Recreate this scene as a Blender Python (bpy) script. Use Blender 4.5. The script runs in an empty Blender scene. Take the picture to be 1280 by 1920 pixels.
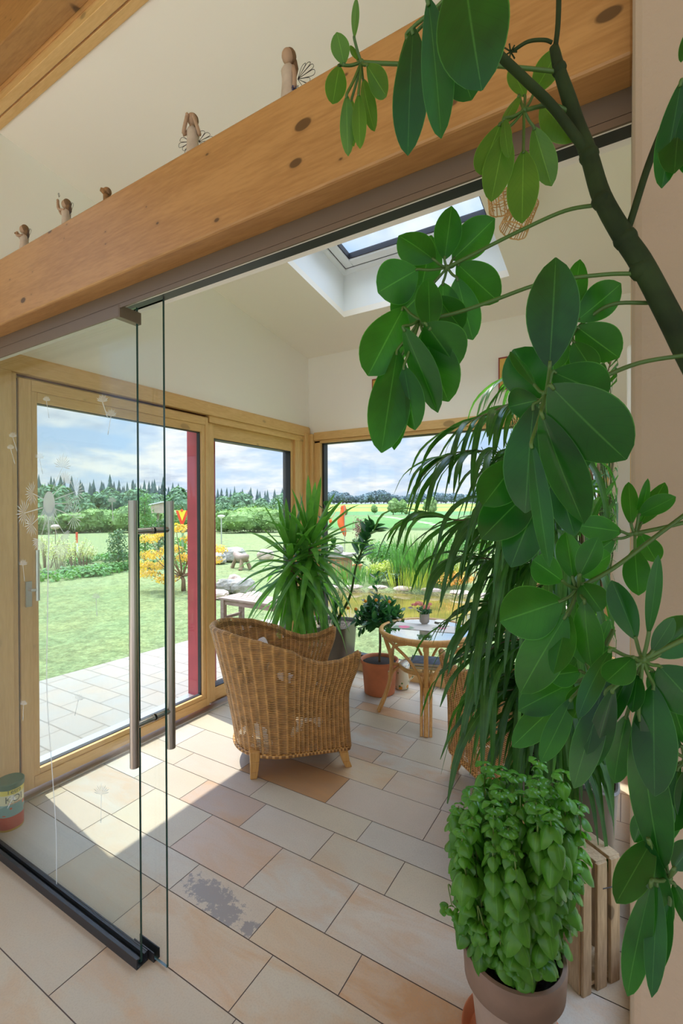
import bpy, math, random
from mathutils import Vector, Matrix, noise as mnoise
S = bpy.context.scene
COL = S.collection
rnd = random.Random(7)
V = Vector
# ---------------------------------------------------------------- camera
A_, PT, RL, FPX = math.radians(31.138), math.radians(0.436), math.radians(-0.194), 879.6
EYE = V((0, 0, 1.6))
F_ = V((-math.sin(A_)*math.cos(PT), math.cos(A_)*math.cos(PT), -math.sin(PT)))
R0 = V((math.cos(A_), math.sin(A_), 0)); U0 = R0.cross(F_)
R_ = R0*math.cos(RL) + U0*math.sin(RL); U_ = U0*math.cos(RL) - R0*math.sin(RL)
cam_d = bpy.data.cameras.new('camera'); cam = bpy.data.objects.new('camera', cam_d); COL.objects.link(cam)
cam.matrix_world = Matrix(((R_.x, U_.x, -F_.x, EYE.x), (R_.y, U_.y, -F_.y, EYE.y), (R_.z, U_.z, -F_.z, EYE.z), (0, 0, 0, 1)))
cam_d.sensor_fit = 'HORIZONTAL'; cam_d.sensor_width = 24; cam_d.lens = FPX/1280*24
cam_d.clip_start = 0.02; cam_d.clip_end = 3000
S.camera = cam
# ---------------------------------------------------------------- world, sun, exposure
SUN_E, SKY_E, EXPO = 2.8, 1.25, 1.15
S.view_settings.view_transform = 'Standard'; S.view_settings.look = 'None'
S.view_settings.gamma = 1; S.view_settings.use_curve_mapping = False
S.view_settings.exposure = EXPO
try:
    S.cycles.max_bounces = 12; S.cycles.diffuse_bounces = 6; S.cycles.glossy_bounces = 5
    S.cycles.transparent_max_bounces = 32; S.cycles.transmission_bounces = 6
    S.cycles.caustics_reflective = False; S.cycles.caustics_refractive = False
    S.cycles.sample_clamp_indirect = 6
except Exception: pass
W = bpy.data.worlds.new('sky'); S.world = W; W.use_nodes = True

class NT:                                   # tiny node helper
    def __init__(s, tree): s.t = tree; tree.nodes.clear()
    def n(s, typ, inp=None, **kw):
        nd = s.t.nodes.new(typ)
        for k, v in kw.items(): setattr(nd, k, v)
        if inp:
            for k, v in inp.items():
                sk = nd.inputs[k]
                if isinstance(v, bpy.types.NodeSocket): s.t.links.new(v, sk)
                else: sk.default_value = v
        return nd
    def math(s, op, a, b=0.0, c=None, clamp=False):
        nd = s.t.nodes.new('ShaderNodeMath'); nd.operation = op; nd.use_clamp = clamp
        for i, v in enumerate((a, b) if c is None else (a, b, c)):
            if isinstance(v, bpy.types.NodeSocket): s.t.links.new(v, nd.inputs[i])
            else: nd.inputs[i].default_value = v
        return nd.outputs[0]
    def ramp(s, fac, stops, interp='LINEAR'):
        nd = s.t.nodes.new('ShaderNodeValToRGB'); nd.color_ramp.interpolation = interp
        cr = nd.color_ramp
        while len(cr.elements) < len(stops): cr.elements.new(0.5)
        for e, (p, c) in zip(cr.elements, stops):
            e.position = p; e.color = (c, c, c, 1) if isinstance(c, (int, float)) else (*c[:3], 1)
        s.t.links.new(fac, nd.inputs[0]); return nd.outputs[0]
    def mix(s, fac, a, b, mode='MIX'):
        nd = s.t.nodes.new('ShaderNodeMix'); nd.data_type = 'RGBA'; nd.blend_type = mode
        for i, v in ((0, fac), (6, a), (7, b)):
            if isinstance(v, bpy.types.NodeSocket): s.t.links.new(v, nd.inputs[i])
            elif i == 0: nd.inputs[0].default_value = v
            else: nd.inputs[i].default_value = (*v[:3], 1)
        return nd.outputs[2]

w = NT(W.node_tree)
tc = w.n('ShaderNodeTexCoord'); sep = w.n('ShaderNodeSeparateXYZ', {0: tc.outputs['Generated']})
zc = w.math('MAXIMUM', sep.outputs[2], 0.0)
den = w.math('ADD', zc, 0.22)
px = w.math('DIVIDE', sep.outputs[0], den); py = w.math('DIVIDE', sep.outputs[1], den)
comb = w.n('ShaderNodeCombineXYZ', {0: px, 1: py, 2: 0.35})
n1 = w.n('ShaderNodeTexNoise', {'Vector': comb.outputs[0], 'Scale': 1.9, 'Detail': 9.0, 'Roughness': 0.55, 'Distortion': 0.25})
n2 = w.n('ShaderNodeTexNoise', {'Vector': comb.outputs[0], 'Scale': 4.2, 'Detail': 7.0, 'Roughness': 0.55})
cl = w.ramp(n1.outputs[0], [(0.40, 0.0), (0.58, 1.0)])
base = w.ramp(zc, [(0.0, (0.66, 0.80, 1.0)), (0.25, (0.42, 0.63, 0.98)), (0.8, (0.22, 0.42, 0.88))])
ccol = w.ramp(n2.outputs[0], [(0.30, (0.58, 0.65, 0.80)), (0.46, (0.80, 0.86, 0.97)), (0.58, (1.0, 1.0, 1.0))])
skyc = w.mix(cl, base, ccol)
# sky overhead boosted far above the low band in view, to fill the room
lum = w.math('MULTIPLY', w.ramp(zc, [(0.0, 0.125), (0.62, 0.16), (0.76, 0.95), (1.0, 1.0)]), 3.0*SKY_E)
bg = w.n('ShaderNodeBackground', {'Color': skyc, 'Strength': lum})
w.n('ShaderNodeOutputWorld', {0: bg.outputs[0]})

sd = bpy.data.lights.new('sun', 'SUN'); sd.energy = SUN_E; sd.angle = math.radians(0.6); sd.color = (1.0, 0.95, 0.86)
so = bpy.data.objects.new('sun', sd); COL.objects.link(so)
el = math.radians(63)
sdir = V((math.cos(el)*0.992, -math.cos(el)*0.123, -math.sin(el)))
so.rotation_euler = sdir.to_track_quat('-Z', 'Y').to_euler(); so.location = (-12, 3, 22)

def at(u, v, d):                            # point seen at photo position (u,v), d metres deep
    return EYE + (F_ + R_*((u-640)/FPX) + U_*((960-v)/FPX))*d
def on_y(u, v, y):
    r = at(u, v, 1)-EYE; return EYE + r*(y/r.y)
def on_z(u, v, z=0.0):
    r = at(u, v, 1)-EYE; return EYE + r*((z-1.6)/r.z)

# ---------------------------------------------------------------- materials
M = {}
def mat(name, col=(0.8, 0.8, 0.8), rough=0.5, metal=0.0, var=0.0, vscale=8.0, bump=0.0, bscale=60.0, spec=0.5, transl=0.0, coat=0.0, colnode=None, stretch=None, bdist=0.002, tmul=(1.25, 1.5, 0.55)):
    m = bpy.data.materials.new(name); m.use_nodes = True; t = NT(m.node_tree)
    tc = t.n('ShaderNodeTexCoord'); vec = tc.outputs['Object']
    if stretch: vec = t.n('ShaderNodeMapping', {'Vector': vec, 'Scale': stretch}).outputs[0]
    c = None
    if colnode: c = colnode(t, vec, tc)
    elif var > 0:
        nz = t.n('ShaderNodeTexNoise', {'Vector': vec, 'Scale': vscale, 'Detail': 5.0})
        lo = tuple(x*(1-var) for x in col); hi = tuple(min(1, x*(1+var)) for x in col)
        c = t.ramp(nz.outputs[0], [(0.3, lo), (0.7, hi)])
    b = t.n('ShaderNodeBsdfPrincipled', {'Roughness': rough, 'Metallic': metal, 'Specular IOR Level': spec, 'Coat Weight': coat})
    if c is not None: t.t.links.new(c, b.inputs['Base Color'])
    else: b.inputs['Base Color'].default_value = (*col, 1)
    if bump > 0:
        nb = t.n('ShaderNodeTexNoise', {'Vector': vec, 'Scale': bscale, 'Detail': 4.0})
        bn = t.n('ShaderNodeBump', {'Height': nb.outputs[0], 'Strength': bump, 'Distance': bdist})
        t.t.links.new(bn.outputs[0], b.inputs['Normal'])
    out = b.outputs[0]
    if transl > 0:
        tr = t.n('ShaderNodeBsdfTranslucent')
        if c is not None:
            tcol = t.mix(1.0, c, tmul, 'MULTIPLY'); t.t.links.new(tcol, tr.inputs[0])
        else: tr.inputs[0].default_value = (col[0]*1.25, col[1]*1.5, col[2]*.55, 1)
        out = t.n('ShaderNodeMixShader', {0: transl, 1: out, 2: tr.outputs[0]}).outputs[0]
    t.n('ShaderNodeOutputMaterial', {0: out})
    M[name] = m; return m

def wood(name, c1, c2, axis='X', rough=0.45, knots=0.0, kscale=2.2):
    st = {'X': (0.12, 1, 1), 'Y': (1, 0.12, 1), 'Z': (1, 1, 0.12)}[axis]
    ks = {'X': (0.55, 0.0, 1), 'Y': (0.0, 0.55, 1), 'Z': (1, 1, 0.4)}[axis]
    def cn(t, vec, tc):
        mp = t.n('ShaderNodeMapping', {'Vector': tc.outputs['Object'], 'Scale': st}).outputs[0]
        g = t.n('ShaderNodeTexNoise', {'Vector': mp, 'Scale': 130.0, 'Detail': 3.0, 'Distortion': 0.2})
        g2 = t.n('ShaderNodeTexNoise', {'Vector': mp, 'Scale': 7.0, 'Detail': 4.0, 'Distortion': 1.2})
        wv = t.n('ShaderNodeMath', {0: g2.outputs[0], 1: 22.0}, operation='MULTIPLY')
        wv = t.math('SINE', wv.outputs[0]); wv = t.math('MULTIPLY_ADD', wv, 0.10, 0.0)
        f = t.math('ADD', g.outputs[0], wv)
        f = t.math('ADD', f, t.math('MULTIPLY', t.math('SUBTRACT', g2.outputs[0], 0.5), 0.45))
        c = t.ramp(f, [(0.25, c2), (0.7, c1)])
        if knots > 0:
            sx_ = t.n('ShaderNodeSeparateXYZ', {0: tc.outputs['Object']})
            ia, ib = {'X': (0, 2), 'Y': (1, 2), 'Z': (2, 1)}[axis]
            kp = t.n('ShaderNodeCombineXYZ', {0: t.math('MULTIPLY', sx_.outputs[ia], 0.55), 1: t.math('ADD', sx_.outputs[ib], t.math('MULTIPLY', sx_.outputs[0 if axis == 'Z' else 1], 0.13))}).outputs[0]
            vo = t.n('ShaderNodeTexVoronoi', {'Vector': kp, 'Scale': kscale*2.6, 'Randomness': 1.0}, voronoi_dimensions='2D')
            sp = t.n('ShaderNodeSeparateColor', {0: vo.outputs['Color']})
            rad = t.math('MULTIPLY_ADD', t.math('POWER', sp.outputs[0], 2.6), 0.115, 0.022)
            kk = t.math('SUBTRACT', rad, vo.outputs['Distance'])
            kf = t.math('MULTIPLY', kk, 40.0, clamp=True); kf = t.math('MULTIPLY', kf, knots)
            c = t.mix(kf, c, tuple(x*0.22 for x in c2))
            halo = t.math('MULTIPLY', t.math('ADD', kk, 0.05), 12.0, clamp=True); halo = t.math('MULTIPLY', halo, knots*0.30)
            c = t.mix(halo, c, tuple(x*0.5 for x in c2))
        return c
    return mat(name, rough=rough, colnode=cn, bump=0.15, bscale=40, stretch=st)

wood('beam_wood', (0.44, 0.225, 0.075), (0.34, 0.16, 0.048), 'X', 0.4, knots=1.0, kscale=3.3)
wood('trim_wood_x', (0.74, 0.47, 0.20), (0.64, 0.38, 0.145), 'X', knots=0.5, kscale=1.6)
wood('trim_wood_y', (0.74, 0.47, 0.20), (0.64, 0.38, 0.145), 'Y', knots=0.35, kscale=1.4)
wood('trim_wood_z', (0.74, 0.47, 0.20), (0.64, 0.38, 0.145), 'Z', knots=0.25, kscale=1.2)
wood('rattan_pole', (0.70, 0.40, 0.14), (0.55, 0.28, 0.08), 'Z', 0.3)
wood('leg_wood', (0.72, 0.42, 0.14), (0.60, 0.31, 0.09), 'Z', 0.35)
wood('crate_wood', (0.52, 0.38, 0.23), (0.36, 0.25, 0.14), 'Z', 0.8, knots=0.7, kscale=2.5)
wood('grey_wood', (0.35, 0.25, 0.21), (0.22, 0.15, 0.12), 'X', 0.7)
wood('bark', (0.30, 0.21, 0.13), (0.17, 0.11, 0.07), 'Z', 0.9)
mat('plaster', (0.90, 0.855, 0.80), 0.9, bump=0.25, bscale=220, bdist=0.001)
mat('ceiling_white', (0.92, 0.85, 0.77), 0.95, bump=0.1, bscale=120)
mat('shaft_white', (0.84, 0.85, 0.86), 0.8, bump=0.05)
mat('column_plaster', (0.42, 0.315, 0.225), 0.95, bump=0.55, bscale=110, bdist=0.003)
mat('brown_metal', (0.19, 0.135, 0.095), 0.45, metal=0.5, bump=0.05)
mat('dark_metal', (0.05, 0.05, 0.055), 0.4, metal=0.6)
mat('steel', (0.42, 0.38, 0.34), 0.28, metal=1.0, bump=0.05, stretch=(1, 1, .02))
mat('alu', (0.62, 0.62, 0.62), 0.35, metal=0.9)
mat('rubber', (0.015, 0.015, 0.02), 0.5)
mat('white_plastic', (0.82, 0.82, 0.80), 0.35)
mat('white_paint', (0.86, 0.87, 0.88), 0.4)
mat('red_clad', (0.48, 0.065, 0.085), 0.5, var=0.1)
mat('grey_planter', (0.19, 0.165, 0.15), 0.38, var=0.05)
mat('terracotta', (0.62, 0.22, 0.10), 0.7, var=0.12)
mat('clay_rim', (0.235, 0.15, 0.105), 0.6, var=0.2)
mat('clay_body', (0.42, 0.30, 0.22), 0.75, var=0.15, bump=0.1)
mat('soil', (0.025, 0.018, 0.013), 1.0, var=0.5, vscale=80, bump=1.0, bscale=150, bdist=0.006)
def pebble(t, vec, tc):
    vo = t.n('ShaderNodeTexVoronoi', {'Vector': vec, 'Scale': 95.0})
    sp = t.n('ShaderNodeSeparateColor', {0: vo.outputs['Color']})
    c = t.ramp(sp.outputs[0], [(0, (0.12, 0.08, 0.05)), (0.5, (0.42, 0.31, 0.2)), (1, (0.62, 0.52, 0.4))])
    d = t.ramp(vo.outputs['Distance'], [(0.2, 1.0), (0.6, 0.25)])
    return t.mix(1.0, c, d, 'MULTIPLY')
mat('granulate', rough=0.95, colnode=pebble, bump=1.0, bscale=120, bdist=0.006)

def leafmat(name, dark, light, rough=0.35, transl=0.35, vein=0.6, edge=0.5, coat=0.0, tmul=(1.6, 1.9, 0.7)):
    def cn(t, vec, tc):
        nz = t.n('ShaderNodeTexNoise', {'Vector': tc.outputs['Object'], 'Scale': 14.0, 'Detail': 3.0})
        c = t.ramp(nz.outputs[0], [(0.3, dark), (0.75, light)])
        sp = t.n('ShaderNodeSeparateXYZ', {0: tc.outputs['UV']})
        ax = t.math('ABSOLUTE', t.math('SUBTRACT', sp.outputs[0], 0.5))
        mid = t.math('SUBTRACT', 1.0, t.math('MULTIPLY', ax, 45.0), clamp=True)
        lt = tuple(min(1, x*1.9+0.03) for x in light)
        c = t.mix(t.math('MULTIPLY', mid, vein), c, lt)
        vv = t.math('SINE', t.math('ADD', t.math('MULTIPLY', sp.outputs[1], 62.0), t.math('MULTIPLY', ax, -34.0)))
        vv = t.math('MULTIPLY', t.math('SUBTRACT', vv, 0.93), 12.0, clamp=True)
        c = t.mix(t.math('MULTIPLY', vv, vein*0.35), c, tuple(x*0.6 for x in dark))
        eg = t.math('MULTIPLY', t.math('SUBTRACT', ax, 0.478), 60.0, clamp=True)
        return t.mix(t.math('MULTIPLY', eg, edge), c, lt)
    return mat(name, rough=rough, colnode=cn, transl=transl, coat=coat, tmul=tmul)
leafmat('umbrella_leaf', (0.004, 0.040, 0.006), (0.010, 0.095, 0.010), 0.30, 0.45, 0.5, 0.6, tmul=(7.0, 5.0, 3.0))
leafmat('umbrella_leaf_backlit', (0.010, 0.085, 0.008), (0.022, 0.155, 0.014), 0.35, 0.60, 0.5, 0.5, tmul=(5.0, 3.4, 2.4))  # brighter copy for clusters lit from behind, backlight put into the colour
leafmat('young_leaf', (0.060, 0.16, 0.020), (0.11, 0.24, 0.03), 0.4, 0.45, 0.6, 0.5)
leafmat('palm_leaf', (0.022, 0.085, 0.018), (0.055, 0.16, 0.035), 0.35, 0.42, 0.9, 0.2, tmul=(3.0, 3.0, 1.2))
leafmat('yucca_leaf', (0.08, 0.24, 0.045), (0.16, 0.38, 0.07), 0.35, 0.38, 0.3, 0.3)
leafmat('basil_leaf', (0.055, 0.20, 0.018), (0.13, 0.36, 0.035), 0.30, 0.3, 0.35, 0.0)
leafmat('citrus_leaf', (0.018, 0.085, 0.042), (0.045, 0.15, 0.06), 0.28, 0.3, 0.5, 0.1, tmul=(3, 3, 1.2))
mat('stem_green', (0.055, 0.115, 0.018), 0.5, var=0.3)
mat('stem_dark', (0.020, 0.034, 0.008), 0.75, spec=.25, var=0.4, vscale=20)
mat('stem_light', (0.16, 0.24, 0.06), 0.5, var=0.2)
mat('stem_wood', (0.22, 0.15, 0.09), 0.8, var=0.35, vscale=30, bump=0.4)

def glassmat(name, tint=(0.97, 0.99, 0.98), refl=1.0, extra=0.0):
    m = bpy.data.materials.new(name); m.use_nodes = True; t = NT(m.node_tree)
    tr = t.n('ShaderNodeBsdfTransparent', {0: (*tint, 1)}); gl = t.n('ShaderNodeBsdfGlossy', {'Roughness': 0.0, 'Color': (1, 1, 1, 1)})
    geo = t.n('ShaderNodeNewGeometry')
    lw = t.n('ShaderNodeLayerWeight', {'Blend': 0.5}); fac = t.math('POWER', lw.outputs['Facing'], 5.0)
    fac = t.math('MULTIPLY_ADD', fac, 0.9*refl, 0.025*refl+extra, clamp=True)
    mx = t.n('ShaderNodeMixShader', {0: fac, 1: tr.outputs[0], 2: gl.outputs[0]})
    t.n('ShaderNodeOutputMaterial', {0: mx.outputs[0]}); M[name] = m
glassmat('glass'); glassmat('door_glass', (0.97, 0.99, 0.98), 0.5, 0.0)
glassmat('table_glass', (0.75, 0.82, 0.80), 2.2, 0.25)
mat('glass_edge', (0.010, 0.055, 0.045), 0.15, spec=0.7)
def frosted(name, col, alpha):
    m = bpy.data.materials.new(name); m.use_nodes = True; t = NT(m.node_tree)
    tr = t.n('ShaderNodeBsdfTransparent'); d = t.n('ShaderNodeBsdfDiffuse', {0: (*col, 1)}); tl = t.n('ShaderNodeBsdfTranslucent', {0: (*col, 1)})
    a = t.n('ShaderNodeMixShader', {0: 0.5, 1: d.outputs[0], 2: tl.outputs[0]})
    mx = t.n('ShaderNodeMixShader', {0: alpha, 1: tr.outputs[0], 2: a.outputs[0]})
    t.n('ShaderNodeOutputMaterial', {0: mx.outputs[0]}); M[name] = m
frosted('etched', (0.85, 0.90, 0.93), 0.74)

# ---------------------------------------------------------------- object helpers
def tag(o, label=None, cat=None, group=None, kind=None):
    if label: o['label'] = label
    if cat: o['category'] = cat
    if group: o['group'] = group
    if kind: o['kind'] = kind
    return o
def empty(name, loc, label=None, cat=None, group=None, rz=0.0, kind=None):
    o = bpy.data.objects.new(name, None); COL.objects.link(o); o.location = loc; o.rotation_euler = (0, 0, rz)
    o.empty_display_size = 0.05
    return tag(o, label, cat, group, kind)
def wloc(o):
    p = V((0, 0, 0))
    while o: p += V(o.location); o = o.parent
    return p
def copy_tree(o, parent=None):
    c = o.copy(); COL.objects.link(c); c.parent = parent
    for ch in list(o.children): copy_tree(ch, c)
    return c

class MB:
    def __init__(s): s.v = []; s.f = []; s.uv = []; s.mi = []
    def _add(s, vs, fs, uvs=None, mi=0):
        b = len(s.v); s.v += [tuple(p) for p in vs]; s.uv += (uvs if uvs else [(0.5, 0.5)]*len(vs))
        s.f += [tuple(b+i for i in f) for f in fs]; s.mi += [mi]*len(fs); return s
    def box(s, x0, y0, z0, x1, y1, z1, mi=0):
        vs = [(x0, y0, z0), (x1, y0, z0), (x1, y1, z0), (x0, y1, z0), (x0, y0, z1), (x1, y0, z1), (x1, y1, z1), (x0, y1, z1)]
        return s._add(vs, [(0, 3, 2, 1), (4, 5, 6, 7), (0, 1, 5, 4), (1, 2, 6, 5), (2, 3, 7, 6), (3, 0, 4, 7)], None, mi)
    def hexa(s, lo, hi, mi=0):             # 4 bottom points, 4 top points
        return s._add(list(lo)+list(hi), [(3, 2, 1, 0), (4, 5, 6, 7), (0, 1, 5, 4), (1, 2, 6, 5), (2, 3, 7, 6), (3, 0, 4, 7)], None, mi)
    def obox(s, c, dx, dy, dz, hx, hy, hz, mi=0):   # oriented box
        c, dx, dy, dz = V(c), V(dx).normalized()*hx, V(dy).normalized()*hy, V(dz).normalized()*hz
        lo = [c-dx-dy-dz, c+dx-dy-dz, c+dx+dy-dz, c-dx+dy-dz]; hi = [p+dz*2 for p in lo]
        return s.hexa(lo, hi, mi)
    def tube(s, pts, r, n=8, mi=0, cap=True):
        pts = [V(p) for p in pts]; m = len(pts)
        rs = r if isinstance(r, (list, tuple)) else [r]*m
        vs, fs, uvs = [], [], []; prev = None
        for i, p in enumerate(pts):
            t = (pts[min(i+1, m-1)]-pts[max(i-1, 0)])
            if t.length < 1e-9: t = V((0, 0, 1))
            t.normalize()
            if prev is None: a = t.orthogonal().normalized()
            else:
                a = prev - t*prev.dot(t)
                a = a.normalized() if a.length > 1e-6 else t.orthogonal().normalized()
            prev = a; b = t.cross(a)
            for k in range(n):
                th = 2*math.pi*k/n; vs.append(p+(a*math.cos(th)+b*math.sin(th))*rs[i]); uvs.append((k/n, i/max(1, m-1)))
        for i in range(m-1):
            for k in range(n):
                fs.append((i*n+k, i*n+(k+1) % n, (i+1)*n+(k+1) % n, (i+1)*n+k))
        if cap: fs.append(tuple(range(n-1, -1, -1))); fs.append(tuple((m-1)*n+k for k in range(n)))
        return s._add(vs, fs, uvs, mi)
    def lathe(s, prof, c=(0, 0, 0), n=32, mi=0, sq=0.0):   # prof [(r,z)]; sq squares the section
        vs, fs, uvs = [], [], []
        for j, (r, z) in enumerate(prof):
            for k in range(n):
                th = 2*math.pi*k/n; cx, cy = math.cos(th), math.sin(th)
                if sq > 0:
                    q = (abs(cx)**sq+abs(cy)**sq)**(-1/sq); cx, cy = cx*q, cy*q
                vs.append((c[0]+cx*r, c[1]+cy*r, c[2]+z)); uvs.append((k/n, j/max(1, len(prof)-1)))
        for j in range(len(prof)-1):
            for k in range(n): fs.append((j*n+k, j*n+(k+1) % n, (j+1)*n+(k+1) % n, (j+1)*n+k))
        if prof[0][0] > 1e-4: fs.append(tuple(range(n-1, -1, -1)))
        if prof[-1][0] > 1e-4: fs.append(tuple((len(prof)-1)*n+k for k in range(n)))
        return s._add(vs, fs, uvs, mi)
    def ball(s, c, r, nu=12, nv=8, mi=0, sx=1, sy=1, sz=1, jit=0.0):
        vs, fs = [], []
        for j in range(nv+1):
            ph = math.pi*j/nv
            for k in range(nu):
                th = 2*math.pi*k/nu; q = 1+jit*(rnd.random()-.5)
                vs.append((c[0]+r*sx*q*math.sin(ph)*math.cos(th), c[1]+r*sy*q*math.sin(ph)*math.sin(th), c[2]-r*sz*q*math.cos(ph)))
        for j in range(nv):
            for k in range(nu): fs.append((j*nu+k, j*nu+(k+1) % nu, (j+1)*nu+(k+1) % nu, (j+1)*nu+k))
        return s._add(vs, fs, None, mi)
    def leaf(s, B, T, wd, side, sag=0.1, fold=0.15, nl=8, na=4, shape=0.0, mi=0, curl=0.0, pw=0.75):
        # blade from B to T, width wd along side; shape>0 moves the belly to the tip
        B, T, side = V(B), V(T), V(side).normalized(); ax = T-B; L = ax.length
        if L < 1e-6: return s
        nrm = side.cross(ax).normalized()
        vs, fs, uvs = [], [], []
        for i in range(nl+1):
            t = i/nl; tt = t**(1+shape) if shape >= 0 else 1-(1-t)**(1-shape)
            w2 = wd/2*max(0.0, math.sin(math.pi*min(1, max(0, tt))))**pw
            if i == 0: w2 = wd*0.03
            if i == nl: w2 = wd*0.015
            p = B+ax*t - nrm*(sag*L*4*t*(1-t)*0.5) + nrm*(curl*L*t*t)
            for k in range(na+1):
                q = k/na*2-1
                vs.append(p+side*(w2*q)+nrm*(abs(q)*w2*fold*2)); uvs.append(((q+1)/2, t))
        for i in range(nl):
            for k in range(na):
                a = i*(na+1)+k; fs.append((a, a+1, a+na+2, a+na+1))
        return s._add(vs, fs, uvs, mi)
    def poly(s, pts, mi=0): return s._add(pts, [tuple(range(len(pts)))], None, mi)
    def prism(s, pts, off, mi=0):          # polygon extruded by off
        pts = [V(p) for p in pts]; off = V(off); n = len(pts)
        return s._add(pts+[p+off for p in pts], [tuple(range(n-1, -1, -1)), tuple(range(n, 2*n))]+[(i, (i+1) % n, n+(i+1) % n, n+i) for i in range(n)], None, mi)
    def build(s, name, mats, parent=None, smooth=False, local=False, bevel=0.0, auto=None):
        if not isinstance(mats, (list, tuple)): mats = [mats]
        off = V((0, 0, 0)) if (local or parent is None) else wloc(parent)
        me = bpy.data.meshes.new(name)
        me.from_pydata([(p[0]-off.x, p[1]-off.y, p[2]-off.z) for p in s.v], [], s.f)
        for m in mats: me.materials.append(M[m] if isinstance(m, str) else m)
        me.polygons.foreach_set('material_index', s.mi)
        ul = me.uv_layers.new(name='uv')
        li = [0]*len(me.loops); me.loops.foreach_get('vertex_index', li)
        fl = []
        for i in li: fl += s.uv[i]
        ul.data.foreach_set('uv', fl)
        me.polygons.foreach_set('use_smooth', [smooth]*len(me.polygons))
        me.update()
        o = bpy.data.objects.new(name, me); COL.objects.link(o)
        if parent: o.parent = parent
        if smooth and auto:
            try:
                me.set_sharp_from_angle(angle=math.radians(auto))
            except Exception: pass
        if bevel > 0:
            b = o.modifiers.new('bevel', 'BEVEL'); b.width = bevel; b.segments = 2; b.limit_method = 'ANGLE'; b.angle_limit = math.radians(40)
        return o
def struct(name, mb, mats, parent=None, **k):
    o = mb.build(name, mats, parent, **k)
    if parent is None: o['kind'] = 'structure'
    return o
def spline(pts, n=8):                       # Catmull-Rom through pts
    P = [V(p) for p in pts]; out = []
    if len(P) < 3:
        return [P[0].lerp(P[-1], i/n) for i in range(n+1)]
    P = [P[0]*2-P[1]]+P+[P[-1]*2-P[-2]]
    for i in range(1, len(P)-2):
        for k in range(n):
            t = k/n; a, b, c, d = P[i-1:i+3]
            out.append(0.5*((2*b)+(c-a)*t+(2*a-5*b+4*c-d)*t*t+(3*b-a-3*c+d)*t*t*t))
    out.append(P[-2]); return out
# ================================================================ SETTING
XL, YB, ZC, SC = -2.854, 4.06, 3.177, 0.1512
def zceil(y): return ZC+SC*(YB-y)
# ---- floor of sandstone tiles
rows = [(-0.9, -0.55), (-0.55, -0.2), (-0.2, 0.12), (0.12, 0.42), (0.42, 0.808), (0.808, 1.076), (1.076, 1.299), (1.299, 1.466), (1.466, 1.738), (1.738, 1.953), (1.953, 2.122), (2.122, 2.388), (2.388, 2.608), (2.608, 2.765), (2.765, 3.042), (3.042, 3.26), (3.26, 3.403), (3.403, 3.64), (3.64, 3.86), (3.86, 4.12)]
known = {0.808: [-1.62, -1.042], 1.076: [-2.16, -1.692, -1.077], 1.299: [-2.715, -2.311, -1.638, -1.195, -0.805], 1.466: [-2.3, -1.842, -1.378, -0.967, -0.40], 1.738: [-2.5, -2.103, -1.66, -1.225, -0.85], 1.953: [-2.416, -1.788, -1.104], 2.122: [-2.6, -2.02, -1.392, -0.832], 2.388: [-2.1, -1.582, -1.18, -0.84], 2.608: [-2.4, -1.9, -1.358, -0.84], 2.765: [-2.1, -1.68, -1.228, -0.6], 3.042: [-2.2, -1.8, -1.39, -0.9], 3.26: [-2.4, -1.85, -1.3], 0.42: [-2.3, -1.945, -1.3]}
CREAM = [(0.56, 0.51, 0.43), (0.54, 0.49, 0.42), (0.57, 0.50, 0.38), (0.55, 0.46, 0.37), (0.52, 0.45, 0.34), (0.57, 0.53, 0.46), (0.56, 0.48, 0.35)]
special = {(2.122, -2.02): (0.46, 0.26, 0.12, 0.6), (1.299, -0.805): (0.60, 0.42, 0.27, 1.0), (1.466, -0.967): (0.61, 0.53, 0.43, 0.55), (1.299, -1.638): (0.56, 0.48, 0.39, 0.2), (1.299, -1.195): (0.60, 0.47, 0.33, 0.35),
           (1.076, -1.692): (0.60, 0.48, 0.35, 0.6), (1.466, -1.842): (0.58, 0.45, 0.36, 0.4), (1.738, -1.66): (0.57, 0.51, 0.43, .1), (1.738, -2.103): (0.50, 0.38, 0.30, .5), (1.076, -2.16): (0.52, 0.43, 0.31, .35), (2.608, -1.9): (0.48, .36, .27, .5), (2.388, -1.582): (0.58, 0.46, 0.31, .4), (3.26, -1.85): (0.60, .41, .27, .6), (1.738, -1.225): (0.56, 0.49, 0.38, .3)}
fl = MB(); tints = []
G = 0.0018
for (y0, y1) in rows:
    js = known.get(y0)
    if js is None:
        js = []; x = -2.9+rnd.uniform(0.1, 0.4)
        while x < 1.2: js.append(x); x += rnd.uniform(0.38, 0.62)
    else:
        js = list(js); x = js[-1]+rnd.uniform(0.42, 0.6)
        while x < 1.2: js.append(x); x += rnd.uniform(0.38, 0.62)
    xs = [-2.95]+[j for j in js if j > -2.93]+[1.4]
    for a, b in zip(xs, xs[1:]):
        c = special.get((y0, a)) or (*rnd.choice(CREAM), rnd.choice([0.0, 0.05, 0.15, 0.3, 0.5]))
        z1 = 0.0
        fl._add([(a+G, y0+G, z1), (b-G, y0+G, z1), (b-G, y1-G, z1), (a+G, y1-G, z1)], [(0, 1, 2, 3)]); tints.append(c)
nt = len(fl.f)
fl.box(-3.0, -0.95, -0.08, 1.45, 4.12, -0.0025, 1); fl.box(-4.5, -9.0, -0.09, 7.0, -0.93, -0.003, 2)  # last box: unseen pale floor behind the camera, added to bounce light indoors
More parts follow.
